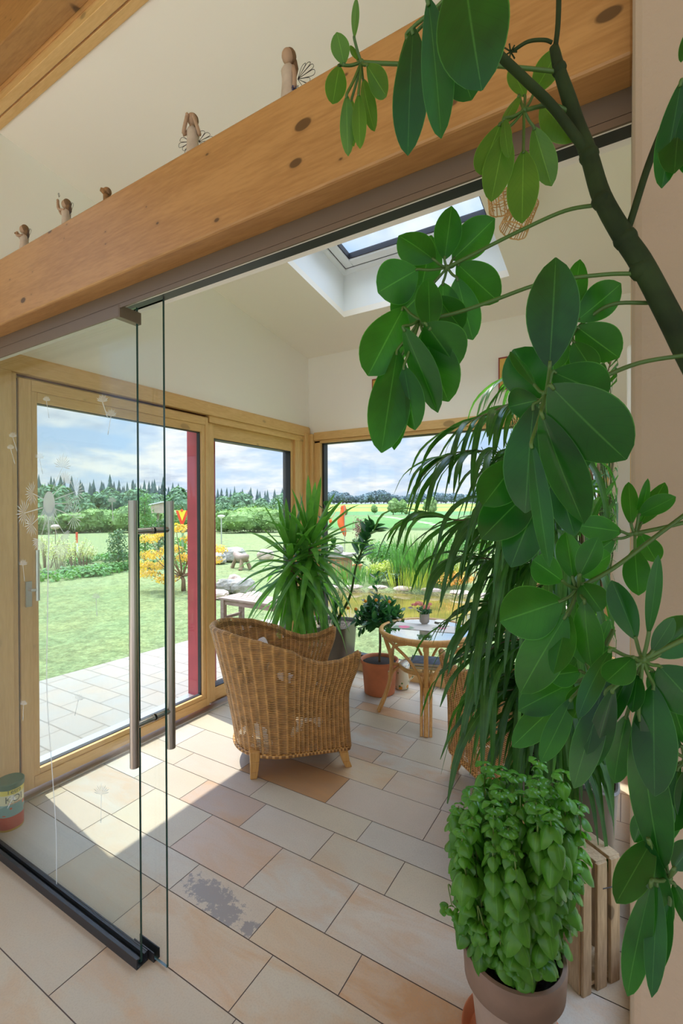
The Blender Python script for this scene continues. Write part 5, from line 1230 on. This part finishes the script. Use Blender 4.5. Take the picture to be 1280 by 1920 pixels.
# ---- citrus standard
cp_ = V((-1.83, 3.66, 0)); ce = empty('potted_citrus', cp_, 'little citrus tree with orange fruits in a terracotta-coloured pot', 'potted plant')
MB().lathe([(.125, 0), (.132, .006), (.150, .25), (.163, .262), (.168, .285), (.163, .292), (.153, .286), (.148, .262), (.0, .262)], n=44).build('pot', 'terracotta', ce, smooth=True, local=True, auto=50)
MB().lathe([(.146, .263), (0, .266)], n=32).build('soil', 'soil', ce, local=True)
s_ = MB(); s_.tube(spline([(0, 0, .26), (.008, 0, .42), (.0, .01, .58)], 6), .011, 9); l_ = MB(); rg = random.Random(9)
hub = V((0, 0, .56))
for k in range(26):
    a = k*2.4; el_ = rg.uniform(-.15, 1.2); d = V((math.cos(a)*math.cos(el_), math.sin(a)*math.cos(el_), math.sin(el_))); L = rg.uniform(.15, .24)
    branchy([hub, hub+d*L*.6+V((0, 0, .04)), hub+d*L+V((0, 0, .04))], 20, .004, .088, s_, l_, rg, .46, .2, .1)
branchy([hub, hub+V((-.02, .0, .3)), hub+V((-.04, 0, .46))], 14, .004, .07, s_, l_, rg, .42, .4, .1)
s_.build('trunk', 'stem_wood', ce, smooth=True, local=True); l_.build('foliage', 'citrus_leaf', ce, smooth=True, local=True)
mat('orange_fruit', (.85, .33, .02), .4)
for (u, v) in ((667, 1142), (730, 1128), (685, 1127), (705, 1125), (652, 1140)):
    p = at(u, v, 3.92)-cp_; MB().ball(p, .014, 12, 9).build('orange_fruit', 'orange_fruit', ce, smooth=True, local=True)
# ---- watering jug
wp = V((-1.70, 3.84, 0)); wj = empty('painted_jug', wp, 'cream jug painted with orange flowers on the floor under the table', 'jug')
def jugc(t, vec, tc):
    v_ = t.n('ShaderNodeTexVoronoi', {'Vector': vec, 'Scale': 16.0}); c = t.mix(t.math('LESS_THAN', v_.outputs['Distance'], .26), (.78, .74, .55), (.80, .36, .04))
    v2 = t.n('ShaderNodeTexVoronoi', {'Vector': t.n('ShaderNodeMapping', {'Vector': vec, 'Location': (.3, .2, .1)}).outputs[0], 'Scale': 22.0}); return t.mix(t.math('LESS_THAN', v2.outputs['Distance'], .2), c, (.12, .25, .06))
mat('jug_print', rough=.3, colnode=jugc)
MB().lathe([(.055, 0), (.062, .01), (.068, .07), (.055, .14), (.050, .19), (.064, .225), (.060, .226), (.046, .19), (.05, .14), (.0, .02)], n=32).build('body', 'jug_print', wj, smooth=True, local=True)
MB().tube(spline([(.05, .02, .19), (.10, .035, .20), (.11, .04, .13), (.06, .02, .07)], 6), .008, 8).build('handle', 'jug_print', wj, smooth=True, local=True)
# ---- the tall drooping plant in the grey planter
pp = V((-.20, 2.17, 0)); pe = empty('potted_ficus', pp, 'large plant with long narrow drooping leaves in a grey square planter', 'potted plant')
sqplanter(pe, .36, .53, rz=.06, dr=.045)
MB().tube([(-.09, .02, .48), (-.08, .03, 1.35)], .010, 8).build('support_stake', 'rattan_pole', pe, local=True)
MB().box(.10, -.14, .50, .14, -.10, .545).build('water_inlet', 'white_plastic', pe, local=True)
s_ = MB(); l_ = MB(); rg = random.Random(21)
def pq(u, v, d): return at(u, v, d)-pp
def droop(p, d, L, wd, rg, k=1.0):
    P = [p, p+d*L*.35+V((0, 0, -.02*k*L)), p+d*L*.68+V((0, 0, -.20*k*L)), p+d*L*.85+V((0, 0, -.55*k*L))]
    ribbon(l_, P, wd, d.cross(V((0, 0, 1)))+V((rg.uniform(-.5, .5), rg.uniform(-.5, .5), rg.uniform(-.5, .5))), .12, 3, lambda t: math.sin(math.pi*(.05+.93*t))**.7)
fronds = [[(1110, 1000, 2.3), (1060, 800, 2.3), (985, 755, 2.3), (915, 775, 2.25), (860, 800, 2.2)],
          [(1120, 960, 2.25), (1040, 860, 2.2), (950, 850, 2.15), (880, 845, 2.1), (835, 855, 2.1)],
          [(1120, 1100, 2.2), (1040, 990, 2.1), (940, 965, 2.1), (860, 975, 2.05), (800, 962, 2.05)],
          [(1110, 1150, 2.2), (1020, 1060, 2.1), (930, 1050, 2.0), (870, 1040, 2.0)],
          [(1100, 1200, 2.2), (1020, 1150, 2.05), (950, 1130, 2.0), (890, 1150, 1.95)],
          [(1100, 1260, 2.2), (1030, 1210, 2.0), (960, 1200, 1.95), (905, 1225, 1.9)],
          [(1100, 1290, 2.2), (1030, 1270, 2.0), (970, 1290, 1.9), (925, 1300, 1.9)],
          [(1110, 900, 2.4), (1080, 760, 2.5), (1010, 700, 2.55), (960, 705, 2.6)],
          [(1120, 900, 2.3), (1130, 740, 2.4), (1150, 660, 2.45)],
          [(1130, 1000, 2.5), (1150, 860, 2.6), (1165, 780, 2.7)],
          [(1110, 1100, 2.4), (1160, 1000, 2.4), (1180, 950, 2.4)],
          [(1110, 1100, 2.0), (1060, 1030, 1.9), (1020, 1010, 1.85)]]
for fr in fronds:
    S_ = spline([pq(*q) for q in fr], 9); m = len(S_); s_.tube(S_, [.008*(1-.75*i/m) for i in range(m)], 6)
    n = int(26*((len(fr))/5))
    for k in range(n):
        f = .25+.75*(k+rg.random()*.6)/n; i = min(m-2, int(f*(m-1))); p = S_[i]; ax = (S_[i+1]-S_[i]).normalized(); sd = ax.cross(V((0, 0, 1))).normalized()*(1 if k % 2 else -1)
        d = (ax*rg.uniform(.55, 1.1)+sd*rg.uniform(.2, .75)+V((0, 0, rg.uniform(-.35, .15)))).normalized(); droop(p, d, rg.uniform(.26, .38), rg.uniform(.026, .034), rg, rg.uniform(.6, 1.5))
for k in range(5):
    a = k*1.3; b = V((math.cos(a)*.07, math.sin(a)*.07, .48)); t_ = V((math.cos(a)*.12, math.sin(a)*.10, rg.uniform(1.3, 1.9))); s_.tube(spline([b, (b+t_)*.5+V((.02, 0, 0)), t_], 8), [.013-.0004*i for i in range(17)], 8)
for k in range(560):
    z = rg.uniform(.75, 1.85) if k % 5 else rg.uniform(.62, .9); a = rg.uniform(0, 6.28); r = rg.uniform(.02, .30)*(1 if z > .95 else .55); p = V((math.cos(a)*r-.06, math.sin(a)*r, z)); d = V((math.cos(a), math.sin(a), rg.uniform(-.5, .35))).normalized()
    if p.x+pp.x+d.x*.25 > -.02: d.x = -abs(d.x)*.5; d.normalize()
    droop(p, d, rg.uniform(.22, .34), rg.uniform(.022, .030), rg, rg.uniform(1.0, 2.2))
for mb_ in (s_, l_):
    for i, p in enumerate(mb_.v):
        wx = p[0]+pp.x
        if wx > -.03: mb_.v[i] = (-.03-(wx+.03)*.25-pp.x, p[1], p[2])
s_.build('branch', 'stem_wood', pe, smooth=True, local=True); l_.build('foliage', 'palm_leaf', pe, smooth=True, local=True)
# ---- pencil cactus behind
kp_ = V((-.14, 3.30, 0)); ke = empty('potted_pencil_cactus', kp_, 'thin-stemmed pencil cactus rising behind the drooping plant at the right', 'potted plant')
MB().lathe([(.10, 0), (.12, .22), (.13, .24), (.115, .24), (.11, .2), (0, .2)], n=28).build('pot', 'terracotta', ke, smooth=True, local=True, auto=50)
mb = MB(); rg = random.Random(31)
def pc(p, d, L, dep, r):
    q = p+d*L; mb.tube([p, q], [r, r*.85], 5)
    if dep == 0: return
    for _ in range(2 if rg.random() < .75 else 3):
        d2 = (d+V((rg.uniform(-.35, .3), rg.uniform(-.5, .3), rg.uniform(-.05, .4)))).normalized()
        if q.x+kp_.x+d2.x*L > -.05: d2.x = -abs(d2.x)*.3; d2.normalize()
        pc(q, d2, L*rg.uniform(.62, .95), dep-1, r*.8)
for k in range(4): pc(V((rg.uniform(-.03, .03), rg.uniform(-.03, .03), .2)), V((rg.uniform(-.03, .05), rg.uniform(-.1, .1), 1)).normalized(), .47, 6, .009)
mb.build('stems', 'stem_green', ke, smooth=True, local=True)
# ---- basil
bpz = at(962, 960, 1.38); bp0 = V((bpz.x, bpz.y, 0)); be = empty('potted_basil', bp0, 'bushy basil plant in a clay pot in the foreground', 'potted plant')
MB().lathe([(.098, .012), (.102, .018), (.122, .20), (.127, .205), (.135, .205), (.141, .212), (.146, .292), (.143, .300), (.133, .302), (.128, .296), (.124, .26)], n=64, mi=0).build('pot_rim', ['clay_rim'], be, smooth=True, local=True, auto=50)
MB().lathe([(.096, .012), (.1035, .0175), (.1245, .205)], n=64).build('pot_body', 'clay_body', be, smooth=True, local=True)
MB().lathe([(.0, .0), (.125, .0), (.145, .035), (.150, .036), (.146, .030), (.128, .008), (0, .008)], n=48).build('saucer', 'terracotta', be, smooth=True, local=True, auto=50)
MB().lathe([(.1255, .262), (0, .268)], n=40).build('soil', 'soil', be, local=True)
s_ = MB(); l_ = MB(); rg = random.Random(12)
right = R_.copy(); right.z = 0; right.normalize(); fwd = V((F_.x, F_.y, 0)).normalized()
for k in range(52):
    a = k*2.399; q = math.sqrt((k+.5)/52); base = V((math.cos(a)*.10*q, math.sin(a)*.10*q, .26))
    rr = .172*q**.8; tp = right*(math.cos(a)*rr*1.05)+fwd*(math.sin(a)*rr*.8)
    base = right*(math.cos(a)*.10*q)+fwd*(math.sin(a)*.10*q)+V((0, 0, .26))
    zt = (.81 if q < .75 else rg.uniform(.68, .80)) - (.08*rg.random() if k % 3 else rg.random()*.40) + .04*math.cos(a)
    if k % 6 == 0: zt = rg.uniform(.38, .5)
    P = spline([base, base*.5+V((tp.x*.75, tp.y*.75, .13+zt*.5)), V((tp.x, tp.y, zt))], 8); m = len(P); s_.tube(P, [.0032-.0001*i for i in range(m)], 5)
    z0 = .34; nn = max(3, int((zt-z0)/.042))
    for j in range(nn+1):
        f = (j+.5)/nn if j < nn else 1.0; f = min(1, f); z = z0+(zt-z0)*f; i = min(range(m), key=lambda i_: abs(P[i_].z-z)); p = P[i]
        out = V((p.x, p.y, 0)); nlf = 4 if j < nn else 6
        for h in range(nlf):
            a2 = j*1.57+h*(6.28/nlf)+rg.uniform(-.8, .8); sc = (.026+.040*rg.random())*(1.0 if j < nn-1 else .75); up = .15 if j == nn else -.15-rg.random()*.5
            d = V((math.cos(a2), math.sin(a2), 0)); d = (d+out*3.0*rg.random()+V((0, 0, up))).normalized()
            b0 = p+d*.010; mid = b0+d*sc*.5; tip = b0+d*sc*.62+V((0, 0, -sc*rg.uniform(.2, 1.0)*(1.0 if j < nn else .5)))
            sd = d.cross(V((0, 0, 1)));  sd = sd.normalized() if sd.length > .1 else V((1, 0, 0))
            vs, uvs = [], []; NL = 8; wd = sc*.50; sc *= 1
            for ii in range(NL+1):
                t = .5-.5*math.cos(math.pi*ii/NL); c = b0*(1-t)**2+mid*2*t*(1-t)*1.0+tip*t*t
                ax = ((mid-b0)*(1-t)+(tip-mid)*t).normalized(); nrm = sd.cross(ax).normalized()
                if nrm.z < 0: nrm = -nrm
                w_ = wd*(max(0, 1-(2*t-1)**2)**.55*(1.08-.25*t)+.008)
                for kk in range(5): qq = kk/2-1; vs.append(c+sd*(w_*qq)-nrm*(qq*qq*w_*.55)+nrm*(.03*wd*math.sin(ii*2.4)*(1-abs(qq)))); uvs.append(((qq+1)/2, t))
            l_._add(vs, [(ii*5+kk, ii*5+kk+1, (ii+1)*5+kk+1, (ii+1)*5+kk) for ii in range(NL) for kk in range(4)], uvs)
s_.build('stems', 'stem_light', be, smooth=True, local=True); l_.build('foliage', 'basil_leaf', be, smooth=True, local=True)
# ---- wooden crate
cx = V((-.12, 1.715, 0)); ex = V((-.020, 1.845, 0))-cx; Lx = ex.length; ex.normalize(); ey = V((-ex.y, ex.x, 0)); cr = empty('wooden_crate', cx, 'rustic slatted wooden crate standing on end behind the basil', 'crate')
def slat(a0, a1, b0, b1, z0, z1, nm='slat'):
    mb = MB(); q = [ex*a0+ey*b0, ex*a1+ey*b0, ex*a1+ey*b1, ex*a0+ey*b1]
    mb.hexa([p+V((0, 0, z0)) for p in q], [p+V((0, 0, z1)) for p in q]); return mb.build(nm, 'crate_wood', cr, local=True, bevel=.002)
HC_ = .42
for (a0, a1) in ((-.006, .030), (.056, .100), (.118, .160)): slat(a0, a1, -.012, .0, 0, HC_)
for (b0, b1) in ((.0, .055), (.085, .15), (.18, .25)): slat(-.012, 0, b0, b1, 0.0, HC_-.012)
for (b0, b1) in ((.0, .055), (.085, .15), (.18, .25)): slat(.160, .172, b0, b1, 0.0, HC_-.012)
for (a0, a1) in ((-.012, .05), (.064, .112), (.126, .172)): slat(a0, a1, .0, .25, HC_-.014, HC_, 'top_board')
slat(0, .16, 0, .25, .012, .026, 'bottom_board')
MB().tube([ex*.08+V((0, 0, .335))-ey*.013, ex*.15+V((0, 0, .325))-ey*.013], .0018, 6).build('wire', 'dark_metal', cr, local=True)
# ================================================================ UMBRELLA PLANT close to the camera
TP = V((0.42, 0.42, 0.0)); te_ = empty('umbrella_plant', TP, 'tall umbrella plant with big glossy oval leaves leaning in from the right foreground', 'plant')
def uq(u, v, d): return at(u, v, d)
tk = MB()
pts = [(1038, 88, .60, .0055), (1048, 130, .60, .007), (1066, 185, .60, .0085), (1082, 235, .60, .0092), (1104, 292, .595, .0100), (1128, 370, .59, .0108), (1168, 442, .585, .0118), (1200, 490, .58, .0125), (1240, 565, .575, .0130), (1285, 655, .57, .0135), (1400, 900, .56, .014), (1500, 1300, .58, .015)]
S_ = spline([uq(u, v, d) for u, v, d, r in pts], 5); rr = [pl(i/5, [(k, p[3]) for k, p in enumerate(pts)]) for i in range(len(S_))]
S_ += [V((TP.x, TP.y, .9)), V((TP.x, TP.y, .3))]; rr += [.016, .018]
tk.tube(S_, rr, 14)
for (u, v, d, r) in ((1048, 130, .60, .0088), (1104, 292, .595, .0115), (1128, 375, .59, .012), (1172, 448, .585, .0135), (1203, 505, .58, .0138)):
    p = uq(u, v, d); tk.ball(p, r*1.02, 12, 8)
tk.tube(spline([uq(1040, 95, .6), uq(1046, 40, .6), uq(1048, -60, .6)], 5), .0032, 8)
tk.tube(spline([uq(1108, 296, .595), uq(1040, 205, .59), uq(985, 150, .57), uq(925, 92, .55), uq(880, 40, .54)], 6), [.0062-.00006*i for i in range(25)], 10)
tk.tube(spline([uq(1035, 80, .6), uq(1020, 75, .6), uq(990, 78, .6), uq(962, 95, .6)], 5), .0022, 7)
for k in range(7):
    a = k*.9; tk.tube([uq(957, 97, .6), uq(957+12*math.cos(a), 97+16*math.sin(a), .6+.008*math.sin(k*2))], .0010, 5)
tk.tube(spline([uq(1172, 445, .585), uq(1188, 395, .58), uq(1215, 310, .57), uq(1250, 225, .56), uq(1290, 150, .55)], 6), .0042, 9)
tk.build('trunk', 'stem_dark', te_, smooth=True)
MB().lathe([(.13, 0), (.16, .3), (.17, .32), (.155, .32), (.15, .28), (0, .28)], c=TP, n=40).build('pot', 'grey_planter', te_, smooth=True, auto=50)
rgU = random.Random(77)
def umbel(hub, pet, leaves, mat_='umbrella_leaf', stem='stem_green', r=.0022, pr=.0026):
    hu, hv, hd = hub; H_ = uq(*hub)
    lf = MB(); st = MB()
    if pet: st.tube(spline([uq(*p) for p in pet]+[H_], 6), [pr]*200 if False else pr, 8)
    st.ball(H_, r*1.9, 10, 7)
    for L in leaves:
        bu, bv, tu, tv, w = L[:5]; roll = L[5] if len(L) > 5 else rgU.uniform(-28, 28); dd = L[6] if len(L) > 6 else rgU.uniform(-.025, .02); tilt = L[7] if len(L) > 7 else rgU.uniform(-.03, .03)
        d0 = hd+dd; B = uq(bu, bv, d0); T = uq(tu, tv, d0+tilt)
        ax = (T-B); view = ((B+T)/2-EYE).normalized(); side = ax.cross(view).normalized(); ro = math.radians(roll)
        side = Matrix.Rotation(ro, 3, ax.normalized()) @ side
        wd = w*d0/FPX/max(.55, math.cos(ro)); 
        st.tube(spline([H_, H_.lerp(B, .55)+V((0, 0, -.002)), B, B+ax*.06], 4), [r*.85]*13, 7)
        Lp = (T-B).length
        lf.leaf(B, T, wd*1.04, side, sag=rgU.uniform(-.02, .10), fold=rgU.uniform(.02, .16), nl=14, na=6, shape=.12, curl=rgU.uniform(-.03, .05), pw=.62)
    o = lf.build('leaf_cluster', mat_, te_, smooth=True); st.build('leaf_stalk', stem, o, smooth=True)
# A upper left, young pale leaves
umbel((677, 117, .62), [(1050, 135, .60), (985, 128, .60), (900, 122, .6), (800, 121, .61), (720, 119, .62)], [(645, 122, 631, 60, 33), (636, 122, 624, 191, 38), (671, 113, 656, 86, 10), (664, 72, 668, -4, 14), (687, 121, 724, 181, 36, 20), (650, 176, 652, 292, 28), (659, 186, 661, 272, 17, 40), (672, 174, 675, 281, 26), (680, 147, 700, 243, 27, 20)], 'young_leaf', 'stem_green')
# B near dark leaves hanging from above the frame
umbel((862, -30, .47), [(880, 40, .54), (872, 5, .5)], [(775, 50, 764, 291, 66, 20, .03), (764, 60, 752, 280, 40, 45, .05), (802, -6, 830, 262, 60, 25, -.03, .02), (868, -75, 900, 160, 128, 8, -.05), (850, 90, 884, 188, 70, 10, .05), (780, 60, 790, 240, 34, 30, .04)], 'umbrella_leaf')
# C
umbel((982, 207, .60), [(1072, 212, .60), (1040, 198, .60), (1010, 200, .60)], [(984, 182, 956, 128, 28), (1000, 176, 1047, 92, 44), (973, 179, 942, 232, 17, 45), (945, 222, 955, 297, 21, 30), (1014, 196, 1076, 262, 48), (938, 231, 900, 330, 50), (948, 243, 921, 376, 52), (981, 280, 978, 413, 54, 5), (1000, 237, 1034, 349, 44)], 'young_leaf')
# D
umbel((838, 502, .66), [(1128, 383, .59), (1060, 395, .62), (980, 430, .64), (900, 470, .65)], [(833, 487, 846, 387, 50, 5), (848, 487, 930, 408, 62, 10), (815, 488, 746, 440, 58), (787, 555, 809, 440, 60, 8), (783, 505, 709, 548, 80, 5), (856, 494, 934, 566, 68, 12), (856, 520, 887, 637, 60), (800, 540, 738, 600, 70, 20), (830, 530, 835, 630, 60, 20)], 'umbrella_leaf_backlit', 'stem_green')
# E
umbel((787, 600, .62), [(1203, 513, .58), (1130, 515, .59), (1020, 530, .60), (920, 565, .61), (850, 588, .62)], [(757, 576, 691, 701, 84, 5), (806, 618, 803, 520, 50, 10), (755, 612, 822, 773, 50, 30, -.02), (792, 620, 842, 752, 82, 20), (797, 606, 856, 690, 84, 20), (820, 556, 866, 618, 52, 20), (745, 655, 715, 849, 76, 8), (752, 668, 736, 842, 44, 30), (757, 686, 776, 806, 50, 20)], 'umbrella_leaf_backlit')
# F
umbel((1072, 626, .63), [(1222, 568, .59), (1150, 570, .60), (1105, 595, .62)], [(1068, 601, 1088, 484, 40, 10), (1080, 602, 1166, 530, 62, 8), (1081, 613, 1161, 672, 70, 8), (1075, 640, 1115, 700, 46), (1060, 632, 1008, 690, 60, 15), (1066, 645, 1050, 740, 50)], 'umbrella_leaf_backlit')
# G
umbel((1023, 738, .50), [(1300, 664, .55), (1200, 680, .54), (1110, 714, .52)], [(1030, 690, 1042, 480, 90, 5, -.03), (1003, 724, 957, 658, 18, 55), (1035, 697, 1143, 742, 84, 10), (1030, 722, 1174, 863, 120, 12, -.06), (1014, 772, 1092, 985, 72, 30, -.05), (996, 828, 1020, 1064, 34, 45, -.04), (1000, 758, 985, 962, 90, 8), (1018, 745, 962, 655, 88, 10, .05), (1010, 750, 955, 762, 62, 20, .05), (1032, 760, 1098, 880, 74, 20, .05), (975, 858, 905, 948, 74, 10, .05), (998, 915, 903, 1008, 80, 8, .06), (1012, 925, 958, 1064, 72, 8, .05), (1040, 880, 1078, 1005, 52, 10, .04)])
# H
umbel((1190, 1000, .60), [(1300, 975, .58), (1240, 990, .59)], [(1183, 984, 1178, 903, 28, 5), (1195, 984, 1216, 898, 16, 40), (1200, 984, 1246, 906, 34), (1197, 966, 1267, 932, 34, 30), (1166, 997, 1082, 985, 46, 8), (1152, 1010, 1083, 1062, 42), (1200, 1000, 1232, 1055, 40, 8), (1190, 1028, 1196, 1116, 44, 8)], 'umbrella_leaf_backlit')
# I
umbel((1083, 1103, .54), [(1330, 930, .56), (1230, 1005, .55), (1150, 1065, .545)], [(1074, 1085, 1060, 998, 44, 10), (1055, 1090, 998, 1050, 54, 10), (1085, 1077, 1147, 1040, 46, 30), (1086, 1080, 1122, 1008, 42, 15), (1090, 1094, 1128, 1146, 52), (1054, 1126, 937, 1166, 100, 5), (1062, 1152, 973, 1302, 78, 8), (1066, 1150, 1038, 1264, 42, 25), (1080, 1122, 1088, 1210, 46, 20), (1095, 1125, 1110, 1250, 50, 20)], 'umbrella_leaf_backlit')
# J
umbel((1108, 1262, .56), [(1150, 1180, .56), (1125, 1230, .56)], [(1088, 1258, 1025, 1268, 46, 10), (1100, 1246, 1086, 1186, 46, 10), (1112, 1240, 1142, 1162, 25, 20), (1112, 1240, 1142, 1215, 34, 15), (1073, 1280, 971, 1332, 60, 8), (1064, 1303, 959, 1400, 50, 10), (1072, 1308, 1014, 1430, 40, 15), (1105, 1280, 1075, 1345, 50, 15)], 'umbrella_leaf_backlit')
# K
umbel((1204, 1236, .46), [(1400, 1150, .50), (1300, 1190, .48)], [(1192, 1200, 1147, 1088, 46, 15), (1215, 1192, 1232, 1040, 24, 40), (1222, 1222, 1262, 1158, 28, 25), (1232, 1230, 1310, 1160, 66, 15), (1235, 1248, 1320, 1340, 88, 5), (1187, 1232, 1138, 1275, 48, 15), (1146, 1217, 1080, 1345, 34, 30), (1138, 1252, 1100, 1415, 46, 25), (1138, 1293, 1076, 1478, 50, 20), (1192, 1245, 1136, 1365, 30, 30), (1224, 1282, 1228, 1492, 70, 8), (1197, 1335, 1243, 1628, 64, 20, .01), (1195, 1262, 1184, 1335, 30, 20), (1222, 1256, 1255, 1330, 44, 20), (1150, 1290, 1110, 1440, 40, 15), (1175, 1340, 1150, 1470, 44, 15, .03)])
# L
umbel((1252, 1645, .47), [(1420, 1500, .50), (1320, 1570, .48)], [(1224, 1572, 1154, 1692, 52, 10), (1222, 1650, 1174, 1872, 44, 8), (1231, 1650, 1222, 1870, 34, 15), (1256, 1690, 1226, 1832, 28, 15), (1215, 1572, 1250, 1742, 38, 35, -.01), (1206, 1520, 1188, 1580, 30, 15), (1262, 1655, 1310, 1760, 34, 15), (1262, 1630, 1300, 1580, 40, 15), (1240, 1560, 1255, 1500, 30, 20)])
# M upper right
umbel((1292, 150, .50), None, [(1277, 150, 1240, 353, 50, 15), (1285, 170, 1262, 320, 62, 20), (1300, 40, 1276, 115, 20, 20), (1295, 180, 1300, 330, 60, 10)])
# N dark leaves low right
umbel((1285, 1420, .52), [(1400, 1350, .54)], [(1278, 1400, 1225, 1370, 40), (1275, 1430, 1205, 1500, 44), (1270, 1440, 1262, 1560, 50), (1290, 1400, 1260, 1310, 46), (1290, 1440, 1300, 1570, 50), (1262, 1405, 1180, 1440, 36), (1282, 1450, 1235, 1590, 40)])
